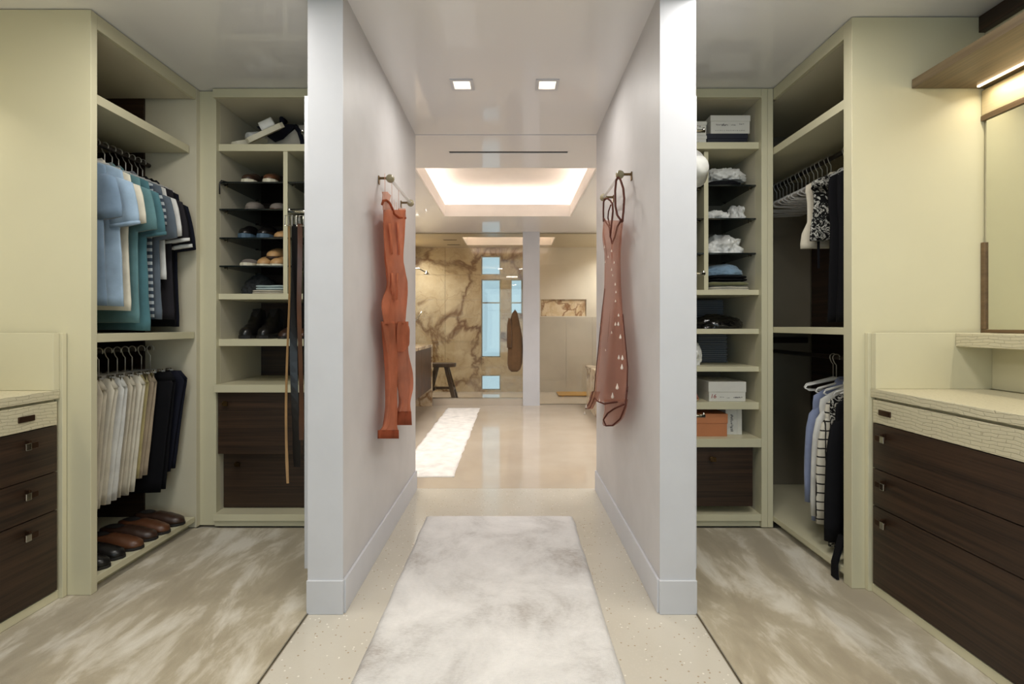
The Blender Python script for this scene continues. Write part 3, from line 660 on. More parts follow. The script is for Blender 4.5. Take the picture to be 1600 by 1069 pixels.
put_hangers(hp, XR1+.0, 2.13, [q[2] for q in tops], ['clear hanger holding the '+q[1] for q in tops], [0]*len(tops))
# lower left: trousers
tr = [('blush trousers nearest the front post on the lower rod', 2.36, 'c_blush', .70, .13), ('bone white trousers with long hem, second from front post', 2.43, 'c_bone', .76, .135), ('ivory trousers just behind the longest bone pair', 2.505, 'c_ivory', .66, .13),
      ('white trousers in the middle of the lower rod', 2.565, 'c_white', .66, .13), ('bone trousers between white and ivory pairs', 2.625, 'c_bone', .65, .13), ('ivory trousers next to the straw coloured pair', 2.685, 'c_ivory', .655, .135),
      ('straw yellow trousers on the lower rod', 2.74, 'c_straw', .60, .115), ('taupe trousers next to the black pair', 2.79, 'c_taupe', .60, .12), ('long black trousers on the lower rod', 2.86, 'c_black', .70, .15), ('shorter black trousers against the far panel', 2.93, 'c_navy', .60, .17)]
for i, (lab, y, m, L, hw) in enumerate(tr):
    trousers(lab, XR1+.06+(.03 if hw > .14 else 0), y, 1.065-.128, L-.03, M[m], i+3, hw, hw*.78, -.045, .019, group='trousers on the lower rod')
hp = hanger_proto('clip_hanger', 'clear bar hanger with chrome clips holding trousers on the lower rod', 'clip', 'clip hangers above the trousers', .13)
put_hangers(hp, XR1+.05, 1.065, [q[1] for q in tr], ['chrome clip hanger holding the '+q[0] for q in tr], [0]*len(tr))
# upper right
XQ = 1.81
HG = 'empty clear hangers on the upper rod'
hp = hanger_proto('clear_hanger', 'empty clear hanger with chrome hook on the upper rod', 'shirt', HG, .165, .055)
ys = [2.90+.043*k+rnd.uniform(-.006, .006) for k in range(15)]
put_hangers(hp, XQ, 2.145, ys, rzs=[rnd.uniform(-.12, .12) for _ in ys])
hp2 = hanger_proto('clear_hanger', 'clear hanger with chrome hook holding a top beside the empty ones', 'shirt', 'clear hangers holding clothes on the upper rod', .165, .055)
put_hangers(hp2, XQ, 2.145, [2.42, 2.49, 2.56, 2.63, 2.70, 2.775], ['clear hanger holding the '+q for q in ('black dress nearest the front post', 'charcoal dress behind the front post', 'black dress in the middle', 'black dress next to the floral top', 'black floral print top', 'white sleeveless top')], [0]*6)
def sleeveless(name, label, x, y, ztop, L, w_, m, seed, th=.02, hem=1.0, cat='top', group=None):
    return shirt(name, label, cat, x, y, ztop, L, w_, m, 0, th, seed, None, hem=hem, rise=.06, group=group)
sleeveless('top', 'white sleeveless top hanging beside the empty hangers', XQ-.025, 2.775, 2.015, .40, .20, M['c_bone'], 31, .018, 1.12)
sleeveless('top', 'black top with white floral print', XQ-.02, 2.70, 2.015, .37, .215, M['c_floral'], 32, .022, 1.02)
bm = bmesh.new(); loft(bm, [[(1.625+dx, 2.715+dy, z) for dx, dy in ((-.006, -.002), (.006, -.002), (.006, .002), (-.006, .002))] for z in (1.68, 1.60, 1.50)]); tag(obj('ribbon_tie', bm, M['c_black'], None), 'thin black ribbon tie dangling below the floral top', 'ribbon')
for i, (y, lab) in enumerate(((2.63, 'black dress next to the floral print top'), (2.56, 'black dress in the middle of the black garments'), (2.49, 'charcoal dress behind the front post'), (2.42, 'black dress nearest the front post'))):
    shirt('dress', lab, 'dress', XQ-.02, y, 2.015, .80, .165, M['c_charcoal'] if i == 2 else M['c_black'], 0, .023, 40+i, None, group='black dresses on the upper rod')
# lower right
ZL = 1.02-.128
shirt('long_sleeve_shirt', 'periwinkle blue long-sleeved shirt on the lower rod', 'shirt', XQ, 2.745, ZL, .74, .20, M['c_periwinkle'], .52, .02, 51, M['c_periwinkle'], long=True, rise=.07)
shirt('long_sleeve_shirt', 'white long-sleeved shirt beside the periwinkle blue one', 'shirt', XQ, 2.675, ZL, .67, .205, M['c_white'], .56, .021, 52, M['c_white'], long=True, rise=.08)
shirt('blouse', 'white blouse with black windowpane check', 'shirt', XQ, 2.595, ZL, .74, .225, M['c_check'], .56, .024, 53, M['c_check'], long=True, rise=.09)
shirt('jacket', 'black long-sleeved jacket beside the checked blouse', 'jacket', XQ-.01, 2.50, ZL, .75, .225, M['c_black'], .62, .024, 54, None, long=True, rise=.08)
shirt('skirt', 'black and white printed skirt hem beside the black jacket', 'skirt', XQ-.03, 2.548, ZL, .795, .20, M['c_floral'], 0, .022, 55, None, rise=.06)
bm = bmesh.new(); rows = [(1.548, .21, .022), (1.522, .12, .018), (1.512, .085, .018), (1.513, .03, .02), (1.514, .016, .022)]
loft(bm, [[(x+sx*.006, 2.40+sy*hw, z) for sx, sy in ((-1, -1), (1, -1), (1, 1), (-1, 1))] for x, z, hw in rows]); tag(obj('sash', bm, M['c_black'], None, smooth=False), 'black sash end drooping over the wardrobe plinth', 'sash')
hp = hanger_proto('white_hanger', 'white hanger with chrome hook carrying a garment on the lower rod', 'shirt', 'hangers on the lower rod of the dark bay', .17, .04)
for ch in hp.children:
    if ch.name.startswith('shoulder'): ch.data.materials[0] = M['plastic']
put_hangers(hp, XQ, 1.02, [2.548, 2.50, 2.595, 2.675, 2.745], ['white hanger holding the '+q for q in ('printed skirt behind the jacket', 'black long-sleeved jacket', 'windowpane check blouse', 'white long-sleeved shirt', 'periwinkle blue shirt')], [0]*5)
hp = hanger_proto('white_hanger', 'empty white hanger jutting past the periwinkle shirt', 'shirt', None, .16, .03)
for ch in hp.children:
    if ch.name.startswith('shoulder'): ch.data.materials[0] = M['plastic']
put_hangers(hp, XQ-.03, 1.02, [2.81], rzs=[0.0])
h3 = copy_tree(hp, (XQ-.01, 2.87, 1.02), .1, 'empty white hanger farthest from the checked blouse')

# ------------------------------------------------------------------ shoes
def shoe(name, label, loc, rz, L, m, sole, style='loafer', group=None, hw=.047, tilt=0):
    t = thing(name, label, 'shoe', loc, group, rz); N = 14
    def half(q): return hw*(.72+.25*math.sin(PI*min(1, q*1.1)*.9)+.12*math.exp(-((q-.68)/.2)**2))*(1 if q < .86 else math.sqrt(max(.02, 1-((q-.86)/.145)**2)))*(1 if q > .08 else .62+.38*math.sqrt(q/.08))
    sh = {'loafer': .014, 'sneaker': .03, 'slipper': .014, 'boot': .02, 'sandal': .022}[style]
    qs = [i/N for i in range(N+1)]
    out = [(q*L, -half(q)) for q in qs]+[(q*L, half(q)) for q in reversed(qs)]
    bm = bmesh.new(); loft(bm, [[(x, y, 0) for x, y in out], [(x, y*1.04, sh*.5) for x, y in out], [(x, y, sh) for x, y in out]]); obj('sole', bm, sole, t, local=True)
    if style == 'boot': top = [(0, .17), (.3, .165), (.42, .11), (.6, .075), (.8, .055), (.93, .045), (1, .016)]
    elif style == 'slipper': top = [(0, .012), (.30, .016), (.42, .055), (.6, .056), (.8, .045), (.93, .034), (1, .012)]
    elif style == 'sandal': top = [(0, .006), (.42, .007), (.5, .03), (.72, .03), (.78, .008), (.93, .006), (1, .003)]
    else: top = [(0, .052), (.12, .06), (.36, .056), (.48, .068 if style == 'sneaker' else .06), (.65, .052), (.82, .04), (.93, .032), (1, .01)]
    def hgt(q):
        for (a, b), (c, d) in zip(top, top[1:]):
            if a <= q <= c: f = (q-a)/(c-a); f = f*f*(3-2*f); return b+(d-b)*f
        return top[-1][1]
    bm = bmesh.new(); rings = []
    for i in range(19):
        q = i/18; h = half(q)*.97; z = hgt(q); pw = .55 if q < .45 else .8
        rings.append([(.004+q*(L-.006), h*math.copysign(abs(math.cos(a))**pw, math.cos(a)), sh+z*max(0, math.sin(a))**pw) for a in [PI*k/12 for k in range(13)]])
    loft(bm, rings); obj('upper', bm, m, t, smooth=True, local=True)
    if style in ('loafer', 'sneaker', 'boot'):
        bm = bmesh.new(); rings = []
        for i in range(8):
            q = .05+.36*i/7; h = half(q)*.72*math.sin(PI*(i+.6)/8.2); z = sh+hgt(q)+.0015
            rings.append([(.004+q*(L-.006), -h, z), (.004+q*(L-.006), 0, z+.001), (.004+q*(L-.006), h, z)])
        loft(bm, rings, closed=False); obj('lining', bm, M['solek'] if sole is not M['solew'] else M['grey'], t, local=True)
    if tilt: t.rotation_euler = (0, tilt, rz)
    return t
# on the left base board (z .075)
zb = .0805
for i, (y, x, m, lab, L) in enumerate([(2.36, -2.15, 'lblack', 'black loafer nearest the front post under the trousers', .29), (2.455, -2.15, 'lblack', 'black loafer second from the front post under the trousers', .285), (2.565, -2.14, 'lbrown', 'large brown loafer third from the front post', .29),
        (2.665, -2.14, 'ldark', 'dark brown loafer fourth from the front post', .285), (2.765, -2.12, 'lbrown', 'brown loafer second from the far panel under trousers', .275), (2.87, -2.11, 'ldark', 'dark brown loafer nearest the far panel under trousers', .27)]):
    shoe('loafer', lab, (x, y, zb), rnd.uniform(-.06, .06), L, M[m], M['solek'], 'loafer', 'loafers under the trousers')
# left shelf unit; shoes point at the camera (-y)
D = -PI/2
def pt(z, px): return None
shoe('sneaker', 'brown shoe with white sole nearest the side panel, topmost glass shelf', (-1.65, 3.36, 2.0585), D+.15, .26, M['ldark'], M['solew'], 'sneaker')
shoe('sneaker', 'brown shoe with thick white sole beside its mate, topmost glass shelf', (-1.54, 3.36, 2.0585), D+.25, .27, M['brownsuede'] if 'brownsuede' in M else M['lbrown'], M['solew'], 'sneaker')
shoe('loafer', 'black shoe next to the divider on topmost glass shelf', (-1.422, 3.50, 2.0585), D, .24, M['lblack'], M['solek'], 'loafer')
shoe('slipper', 'grey slipper near the side panel on second glass shelf', (-1.63, 3.34, 1.8965), D+.2, .255, M['grey'], M['grey'], 'slipper')
shoe('slipper', 'taupe suede slipper in the middle of second glass shelf', (-1.50, 3.36, 1.8965), D+.25, .26, M['grey'], M['lbrown'], 'loafer')
shoe('sandal', 'black shoe nearest the side panel on third glass shelf', (-1.67, 3.34, 1.7245), D+.2, .26, M['lblack'], M['soleblue'], 'sneaker')
shoe('sandal', 'black shoe with blue sole on third glass shelf', (-1.55, 3.35, 1.7245), D+.15, .26, M['lblack'], M['soleblue'], 'sneaker')
shoe('loafer', 'tan shoe beside the divider on third glass shelf', (-1.428, 3.37, 1.7245), D, .25, M['ltan'], M['ldark'], 'loafer')
shoe('sandal', 'grey sandal with ridged white sole on lowest glass shelf', (-1.65, 3.34, 1.5565), D+.15, .25, M['grey'], M['solew'], 'sandal')
shoe('loafer', 'tan loafer left of the middle on lowest glass shelf', (-1.545, 3.33, 1.5565), D+.15, .245, M['ltan'], M['solew'], 'loafer', 'tan loafers on the lowest glass shelf')
shoe('loafer', 'tan loafer nearest the divider on lowest glass shelf', (-1.43, 3.33, 1.5565), D-.02, .245, M['ltan'], M['solew'], 'loafer', 'tan loafers on the lowest glass shelf')
shoe('loafer', 'tan loafer lying on top of the two others', (-1.482, 3.36, 1.6195), D+.05, .24, M['ltan'], M['ldark'], 'loafer', 'tan loafers on the lowest glass shelf', tilt=.06)
for i, (x, lab, m, st) in enumerate(((-1.64, 'black ankle boot nearest the side panel below the glass shelves', 'lblack', 'boot'), (-1.53, 'black ankle boot second from the side panel', 'lblack', 'boot'), (-1.40, 'dark brown lace shoe beside the black boots', 'ldark', 'loafer'), (-1.29, 'brown lace shoe behind the hanging belts', 'lbrown', 'loafer'), (-1.18, 'dark brown shoe next to the belts by the end panel', 'ldark', 'loafer'))):
    shoe('ankle_boot' if st == 'boot' else 'lace_shoe', lab, (x, 3.37, 1.1165), D+.05, .28, M[m], M['solek'], st)
shoe('lace_shoe', 'dark shoe in the narrow compartment on its topmost glass shelf', (-1.19, 3.36, 2.0585), D, .26, M['lblack'], M['solek'], 'sneaker')
shoe('lace_shoe', 'grey shoe in the narrow compartment on its second glass shelf', (-1.21, 3.37, 1.8965), D, .25, M['grey'], M['solew'], 'loafer')

# ------------------------------------------------------------------ bags, cloths, boxes
def blob(name, label, cat, c, sx, sy, sz, m, seed, rough=.18, flat=.35, grp=None, freq=2.6, crease=.32):
    """soft crumpled bundle lying on a shelf; c = base centre"""
    bm = bmesh.new(); bmesh.ops.create_icosphere(bm, subdivisions=5, radius=1)
    for v in bm.verts:
        p = v.co.copy(); q = p*freq*.5+Vector((seed*3.1, seed*1.7, seed))
        rdg = 1-abs(noise.noise(q*1.6))*2
        k = 1+rough*noise.noise(q)+rough*crease*(rdg-.3)+rough*.4*(1-abs(noise.noise(q*3.7))*2-.3)
        x, y, z = p.x*k, p.y*k, p.z*k
        if z < -flat: z = -flat-(abs(z)-flat)*.02
        v.co = (x*sx, y*sy, (z+flat)/(1+flat)*sz)
    ex = max(abs(v.co.x) for v in bm.verts)/sx; ey = max(abs(v.co.y) for v in bm.verts)/sy
    for v in bm.verts: v.co.x /= ex; v.co.y /= ey
    lo = min(v.co.z for v in bm.verts); bmesh.ops.translate(bm, verts=bm.verts[:], vec=(c[0], c[1], c[2]-lo+.0005))
    return tag(obj(name, bm, m, None, smooth=True), label, cat, grp)
def folded(name, label, cat, c, sx, sy, h, m, seed, layers=2, grp=None):
    """folded garment: stacked soft layers joined by a rounded fold towards the front"""
    bm = bmesh.new(); hl = h/layers
    for l in range(layers):
        nx, ny = 20, 14; top = []; bot = []
        z0 = l*hl; sh = 1-.02*l
        rings = []
        for j in range(ny+1):
            v_ = -1+2*j/ny; ring = []
            for k in range(28):
                a = 2*PI*k/28; ex = math.copysign(abs(math.cos(a))**.35, math.cos(a)); ez = math.copysign(abs(math.sin(a))**.6, math.sin(a))
                edge = (1-abs(v_)**8*.25)
                x = ex*sx*sh*edge; y = v_*sy*sh; z = z0+hl*.5+ez*hl*.49*(1-abs(v_)**10*.6)
                wv = noise.noise((x*9+seed, y*9, l*.3))*hl*.35*(l+.6)/layers
                ring.append((c[0]+x+.006*noise.noise((seed, l*2, y*8)), c[1]+y, c[2]+max(.0006, z+wv)))
            rings.append(ring)
        loft(bm, rings)
    return tag(obj(name, bm, m, None, smooth=True), label, cat, grp)
def marks(parent, x0, x1, y, z0, z1, n, m, seed, vertical=False):
    """small illegible print: a row of ink strokes"""
    r_ = random.Random(seed); bm = bmesh.new(); L = (z1-z0) if vertical else (x1-x0)
    for i in range(n):
        a = L*i/n; b = a+L/n*r_.uniform(.35, .8); f0 = r_.uniform(0, .35); f1 = r_.uniform(.6, 1)
        if vertical: box(bm, x0+(x1-x0)*f0, x0+(x1-x0)*f1, y-.0006, y, z0+a, z0+b)
        else: box(bm, x0+a, x0+b, y-.0006, y, z0+(z1-z0)*f0, z0+(z1-z0)*f1)
    return obj('print', bm, m, parent)
def carton(name, label, x0, x1, y0, y1, z0, z1, m, lid=.4, grp=None, lidm=None):
    t = thing(name, label, 'box', ((x0+x1)/2, (y0+y1)/2, z0), grp); z0 += .0006
    zl = z1-(z1-z0)*lid; bx('tray', m, t, x0+.003, x1-.003, y0+.003, y1-.003, z0, zl+.004, bevel=.001); bx('lid', lidm or m, t, x0, x1, y0, y1, zl, z1, bevel=.0015)
    return t
z = 2.283
t = carton('shoebox', 'white shoebox with grey printing on top of the navy box', 1.19, 1.43, 3.07, 3.37, z+.066, z+.175, M['cardw'], .33)
marks(t, 1.225, 1.30, 3.0725, 2.395, 2.408, 9, M['ink'], 1); marks(t, 1.315, 1.345, 3.0725, 2.396, 2.404, 4, M['ink'], 2); marks(t, 1.365, 1.395, 3.0725, 2.40, 2.412, 4, M['ink'], 3); marks(t, 1.22, 1.40, 3.0725, 2.366, 2.369, 14, M['ink'], 4)
carton('shoebox', 'flat navy shoebox under the white printed one', 1.17, 1.415, 3.07, 3.37, z, z+.065, M['cardn'], .45)
t = carton('shoebox', 'white shoebox topmost of the two by the white end panel', .90, 1.165, 3.06, 3.36, z+.051, z+.135, M['cardw'], .28); marks(t, 1.06, 1.13, 3.0625, 2.383, 2.398, 9, M['ink'], 5)
t = carton('shoebox', 'white shoebox lowest of the two by the white end panel', .90, 1.165, 3.06, 3.36, z, z+.05, M['cardw'], .4); marks(t, 1.06, 1.12, 3.0625, 2.288, 2.298, 6, M['ink'], 6)
z = .742
t = carton('shoebox', 'white shoebox with red emblem on the shelf beside the printed sandal', 1.175, 1.40, 3.06, 3.38, z, z+.118, M['cardw'], .52)
cu = bpy.data.curves.new('emblem', 'FONT'); cu.body = '16'; cu.size = .036; cu.extrude = .0004; cu.shear = .2
e0 = bpy.data.objects.new('emblem_curve', cu); em = bpy.data.meshes.new_from_object(e0); bpy.data.objects.remove(e0)
e = bpy.data.objects.new('emblem', em); C.objects.link(e); e.parent = t; em.materials.clear(); em.materials.append(M['inkred']); e.rotation_euler = (PI/2, 0, 0); e.location = Vector((1.185, 3.0622, z+.02))-t.location
marks(t, 1.245, 1.27, 3.0625, .766, .772, 4, M['ink'], 7); marks(t, 1.28, 1.305, 3.0625, .762, .766, 4, M['ink'], 8); marks(t, 1.325, 1.38, 3.0625, .762, .772, 7, M['ink'], 9)
z = .533
t = carton('shoebox', 'terracotta orange shoebox on the lowest open shelf', 1.075, 1.29, 3.06, 3.38, z, z+.135, M['cardt'], .42)
t = thing('shoebox', 'white shoebox standing upright behind the terracotta one', 'box', (1.35, 3.2, z)); bx('tray', M['cardw'], t, 1.298, 1.393, 3.112, 3.35, z+.0006, z+.162); bx('lid', M['cardw'], t, 1.368, 1.396, 3.108, 3.353, z+.0006, z+.164)
marks(t, 1.325, 1.345, 3.1115, z+.02, z+.125, 14, M['ink'], 11, True)
t = thing('clutch_bag', 'black studded bag beside the terracotta shoebox', 'bag', (1.02, 3.2, z)); bx('body', M['lblack'], t, 1.0, 1.055, 3.09, 3.33, z+.0006, z+.12, bevel=.008)
for k in range(4):
    bm = bmesh.new(); lathe(bm, [(.004, 0), (.003, -.003), (.0005, -.004)], (1.04, 3.0905, z+.02+k*.028), 8, 'Y'); obj('stud', bm, M['chrome'], t)
# folded clothes right
z = 1.408
folded('folded_jeans', 'white folded trousers at the bottom of the knit stack', 'clothes', (1.315, 3.22, z), .125, .15, .026, M['c_ivory'], 1, 2)
folded('folded_sweater', 'olive folded sweater on the white trousers', 'clothes', (1.31, 3.22, z+.027), .128, .15, .028, M['c_olive'], 2, 1)
folded('folded_sweater', 'black folded sweater below the blue knit', 'clothes', (1.315, 3.22, z+.057), .115, .145, .035, M['c_black'], 3, 2)
blob('folded_knit', 'light blue chunky knit on top of the folded stack', 'clothes', (1.31, 3.22, z+.094), .135, .15, .075, M['c_knit'], 4, .14, .25)
z = 1.632
blob('plastic_bag', 'large crumpled white bag on the lowest glass shelf', 'bag', (1.325, 3.26, z), .13, .19, .125, M['plastic'], 5, .3, .3, freq=4)
z = 1.84
blob('crumpled_cloth', 'low heap of white cloth on the middle glass shelf', 'clothes', (1.26, 3.22, z), .095, .15, .06, M['c_white'], 6, .34, .2, freq=4)
blob('crumpled_cloth', 'taller white cloth heap by the side panel on middle glass shelf', 'clothes', (1.40, 3.22, z), .06, .13, .09, M['c_white'], 7, .34, .2, freq=4)
blob('crumpled_cloth', 'black bundle behind the white heaps on middle glass shelf', 'clothes', (1.29, 3.47, z), .10, .085, .09, M['c_black'], 8, .3, .2)
z = 2.04
blob('crumpled_cloth', 'black bundle at the front of the topmost glass shelf', 'clothes', (1.30, 3.18, z), .135, .11, .045, M['c_black'], 9, .25, .15)
blob('crumpled_cloth', 'white cloth heap draped over the black bundle', 'clothes', (1.33, 3.20, z+.045), .125, .12, .085, M['c_white'], 10, .32, .2, freq=4)
blob('crumpled_cloth', 'grey cloth bundle at the back of topmost glass shelf', 'clothes', (1.29, 3.44, z), .10, .10, .09, M['c_slate'], 19, .3, .2)
# ribbed baskets and black bags
def basket(label, x0, x1, y0, y1, z0, z1, m):
    t = thing('ribbed_basket', label, 'basket', ((x0+x1)/2, (y0+y1)/2, z0)); z0 += .0006
    bx('box_body', m, t, x0, x1, y0, y1, z0, z1, bevel=.003)
    n_ = int((z1-z0)/.022)
    for k in range(n_): bx('rib', m, t, x0-.003, x1+.003, y0-.006, y0-.0002, z0+.004+k*.022, z0+.016+k*.022, bevel=.001)
    return t
basket('dark blue ribbed basket behind the black patent bags', 1.03, 1.205, 3.40, 3.56, 1.177, 1.365, M['basket2'])
basket('dark grey ribbed basket beside the blue one', 1.215, 1.40, 3.40, 3.56, 1.177, 1.365, M['basket'])
basket('blue grey ribbed basket on the shelf with the white film bag', 1.03, 1.205, 3.40, 3.56, .954, 1.14, M['basket2'])
basket('grey ribbed basket on the shelf below the patent bags', 1.215, 1.40, 3.34, 3.56, .954, 1.14, M['basket'])
blob('handbag', 'large black patent handbag lying flat on the shelf', 'bag', (1.27, 3.2, 1.177), .175, .12, .085, M['patent'], 12, .16, .25)
blob('handbag', 'small black patent purse beside the large flat one', 'bag', (1.04, 3.2, 1.177), .05, .09, .055, M['patent'], 13, .2, .25)
blob('plastic_bag', 'translucent white film bag on the shelf below the patent bags', 'bag', (1.10, 3.17, .954), .075, .09, .15, M['plastic'], 14, .32, .35, freq=4)
# printed high-heel sandal
t = thing('high_heel_sandal', 'printed high-heeled sandal with orange and navy pattern', 'shoe', (1.09, 3.14, .7425)); zz = .7428
bm = bmesh.new(); pts = []
for i in range(10):
    q = i/9; y = 3.07+.19*q; zc = zz+.006+.095*(max(0, q-.32)/.68)**1.15; hw = .032-.010*q+.004*math.sin(q*5); pts.append([(1.09-hw, y, zc), (1.09+hw, y, zc), (1.09+hw, y, zc+.006), (1.09-hw, y, zc+.006)])
loft(bm, pts); obj('sole', bm, M['ltan'], t)
bm = bmesh.new(); tube(bm, [(1.09, 3.25, zz+.10), (1.09, 3.255, zz+.05), (1.09, 3.25, zz+.001)], [.013, .006, .005], 8); obj('heel', bm, M['ltan'], t, smooth=True)
bm = bmesh.new(); rings = []
for i in range(8):
    q = i/7; y = 3.075+.10*q; zc = zz+.012+.03*q; h = .02+.06*math.sin(q*1.7); rings.append([(1.09+.034*math.cos(a), y, zc+h*math.sin(a)) for a in [PI*k/10 for k in range(11)]])
loft(bm, rings); obj('vamp', bm, M['printed'], t, smooth=True)
bm = bmesh.new(); tube(bm, [(1.09+.034*math.cos(a), 3.235+.03*math.sin(a), zz+.155+.012*math.sin(a*2)) for a in [2*PI*k/16 for k in range(16)]], .008, 8, True); tube(bm, [(1.09, 3.25, zz+.105), (1.09, 3.262, zz+.15)], .012, 8); obj('ankle_strap', bm, M['printed'], t, smooth=True)
# left shelf unit: bags and cloths
z = 2.282
t = thing('tote_bag', 'white and navy canvas tote bag on the top shelf', 'bag', (-1.45, 3.33, z))
bm = bmesh.new(); loft(bm, [[(-1.44+sx*hw, 3.30+sy*hd, z+.0008+h) for sx, sy in ((-1, -1), (1, -1), (1, 1), (-1, 1))] for h, hw, hd in ((0, .13, .10), (.03, .15, .115), (.13, .155, .105), (.20, .14, .085))]); obj('body', bm, M['canvas'], t, bevel=.012)
bm = bmesh.new(); pl = [(-1.63, .185), (-1.55, .20), (-1.40, .20), (-1.36, .19), (-1.40, .15), (-1.45, .095), (-1.50, .075), (-1.56, .12)]
loft(bm, [[(x, 3.30-.118+.0+(.03 if h > .17 else 0)+dy, z+h) for x, h in pl] for dy in (-.008, .004)]); obj('navy_flap', bm, M['c_navy'], t, bevel=.003)
bm = bmesh.new(); tube(bm, [(-1.38, 3.20, z+.185), (-1.345, 3.178, z+.14), (-1.325, 3.172, z+.08), (-1.32, 3.18, z+.02)], .014, 8); tube(bm, [(-1.47, 3.22, z+.195), (-1.47, 3.21, z+.235), (-1.47, 3.26, z+.235)], .016, 8); obj('handle', bm, M['c_navy'], t, smooth=True)
t.location.y += .06
blob('black_pouch', 'flat black pouch beside the tote on the top shelf', 'bag', (-1.15, 3.25, z), .14, .13, .045, M['c_black'], 15, .15, .2)
def slide(label, x, y, rz, ry):
    t = thing('slide_shoe', label, 'shoe', (x, y, z+.0008), None, rz); L = .24; t.rotation_euler = (.35 if ry < -.4 else 0, ry, rz); t.location.z += .016 if ry < -.4 else 0
    out = [(L*q, -.045*math.sqrt(max(.03, 1-(2*q-1)**4))) for q in [i/14 for i in range(15)]]; out = out+[(a, -b) for a, b in reversed(out)]
    bm = bmesh.new(); loft(bm, [[(a, b, .0) for a, b in out], [(a, b, .03) for a, b in out]]); obj('sole', bm, M['solew'], t, local=True)
    bm = bmesh.new(); loft(bm, [[(L*q, .05*math.cos(a), .03+.05*math.sin(a)) for a in [PI*k/10 for k in range(11)]] for q in (.48, .55, .7, .82)]); obj('strap', bm, M['c_white'], t, smooth=True, local=True)
    return t
slide('white slide shoe propped against the tote on the top shelf', -1.60, 3.105, .15, -.5)
slide('white slide shoe near the side panel on the top shelf', -1.70, 3.12, .9, -.35)
# cord over the topmost glass shelf
bm = bmesh.new(); tube(bm, [(-1.62, 3.2, 2.0625), (-1.70, 3.12, 2.0625), (-1.735, 3.055, 2.062), (-1.742, 3.05, 2.04), (-1.742, 3.05, 1.98)], .004, 6); tag(obj('leather_cord', bm, M['lblack'], None, smooth=True), 'thin dark cord dangling off the topmost glass shelf', 'cord')
z = 1.387
blob('mesh_bag', 'black mesh bag standing by the side panel under the glass shelves', 'bag', (-1.60, 3.28, z), .11, .12, .13, M['mesh'], 16, .2, .3)
folded('folded_towel', 'pale mint folded cloth on top by the divider', 'clothes', (-1.475, 3.20, z+.026), .09, .10, .03, M['c_mint'], 17, 2)
folded('folded_towel', 'patterned pale folded cloth beneath the mint one', 'clothes', (-1.48, 3.19, z), .098, .11, .0245, M['c_bone'], 18, 2)
# hat
t = thing('sun_hat', 'white sun hat hanging on the pull-out rod by shoeboxes', 'hat', (.925, 2.60, 1.90))
bm = bmesh.new(); lathe(bm, [(.094, 0), (.097, .003), (.06, .012), (.055, .02), (.05, .05), (.03, .065), (.001, .068)], (0, 0, 0), 28, 'X'); R_ = Matrix.Rotation(math.radians(-62), 3, 'Z'); bmesh.ops.rotate(bm, verts=bm.verts[:], matrix=R_); bmesh.ops.translate(bm, verts=bm.verts[:], vec=(0, 0, .095)); obj('brim_and_crown', bm, M['c_white'], t, smooth=True, local=True)
# belts
def belt(label, x, y, L, m, seed, wd=.016):
    zt = 1.742; t = thing('belt', label, 'belt', (x, y, zt-L), 'belts on the pull-out rod'); bm = bmesh.new(); rings = []
    for i in range(24):
        q = i/23; zz_ = zt-.05-(L-.05)*q; xx = x+.008*math.sin(q*5+seed)*min(1, q*3); yy = y+.008*math.sin(q*4+seed*2); ww = wd*(1 if q < .9 else 1.25-.3*(q-.9)*10)
        a = .5+.6*math.sin(q*2.5+seed); dx, dy = ww*math.cos(a), ww*math.sin(a)
        rings.append([(xx-dx, yy-dy-.0015, zz_), (xx+dx, yy+dy-.0015, zz_), (xx+dx, yy+dy+.0015, zz_), (xx-dx, yy-dy+.0015, zz_)])
    loft(bm, rings); obj('strap', bm, m, t)
    bm = bmesh.new(); tube(bm, [(x-.018, y, zt-.01), (x+.018, y, zt-.01), (x+.018, y, zt-.06), (x-.018, y, zt-.06)], .0035, 6, True); tube(bm, [(x, y, zt-.06), (x, y-.006, zt-.01)], .0025, 6); obj('buckle', bm, M['chrome'], t)
for i, (x, y, L, m, lab) in enumerate(((-1.085, 2.485, 1.31, 'ltan', 'narrow tan belt outermost on the rod'), (-1.062, 2.51, 1.24, 'lblack', 'black belt right beside the tan one'), (-1.03, 2.49, 1.10, 'lbrown', 'brown belt in the middle of the belts'), (-1.005, 2.512, 1.20, 'lblack', 'black belt second from the end panel'), (-.975, 2.488, 1.16, 'ldark', 'dark brown belt nearest the end panel'))):
    belt(lab, x, y, L, M[m], i+1, .0055 if i == 0 else .011 if i == 2 else .017)

# ------------------------------------------------------------------ towel bars and art garments on the corridor walls
def towel_bar(label, xw, s, y0, y1, z):
    """xw wall face, s direction away from the wall"""
    xb = xw+s*.062; t = thing('towel_bar', label, 'towel bar', (xw, (y0+y1)/2, z-.03))
    for y, d in ((y0, -1), (y1, 1)):
        bm = bmesh.new(); box(bm, *sorted((xw, xw+s*.006)), y-.011, y+.011, z-.03, z+.014); tube(bm, [(xw+s*.005, y, z+.002), (xb-s*.010, y, z+.002)], .007, 10); obj('bracket', bm, M['bronze'], t, bevel=.001)
        bm = bmesh.new(); lathe(bm, [(.001, -.024), (.012, -.022), (.021, -.010), (.022, .004), (.016, .014), (.010, .022)], (xb, y, z), 16, 'Y'); obj('knob', bm, M['knobglass'], t, smooth=True)
    bm = bmesh.new(); tube(bm, [(xb, y0+.02, z), (xb, y1-.02, z)], .0085, 12); obj('bar', bm, M['clear'], t, smooth=True)
towel_bar('glass towel bar with bronze brackets holding the peach jumpsuit', -.704, 1, 2.70, 3.24, 1.972)
towel_bar('glass towel bar with bronze brackets holding the sheer mauve dress', .616, -1, 2.63, 3.10, 1.972)
def wallpt(px, py, X):
    s = (px-800)/X; return Vector((X, 800/s, 1.2+(508-py)/s))
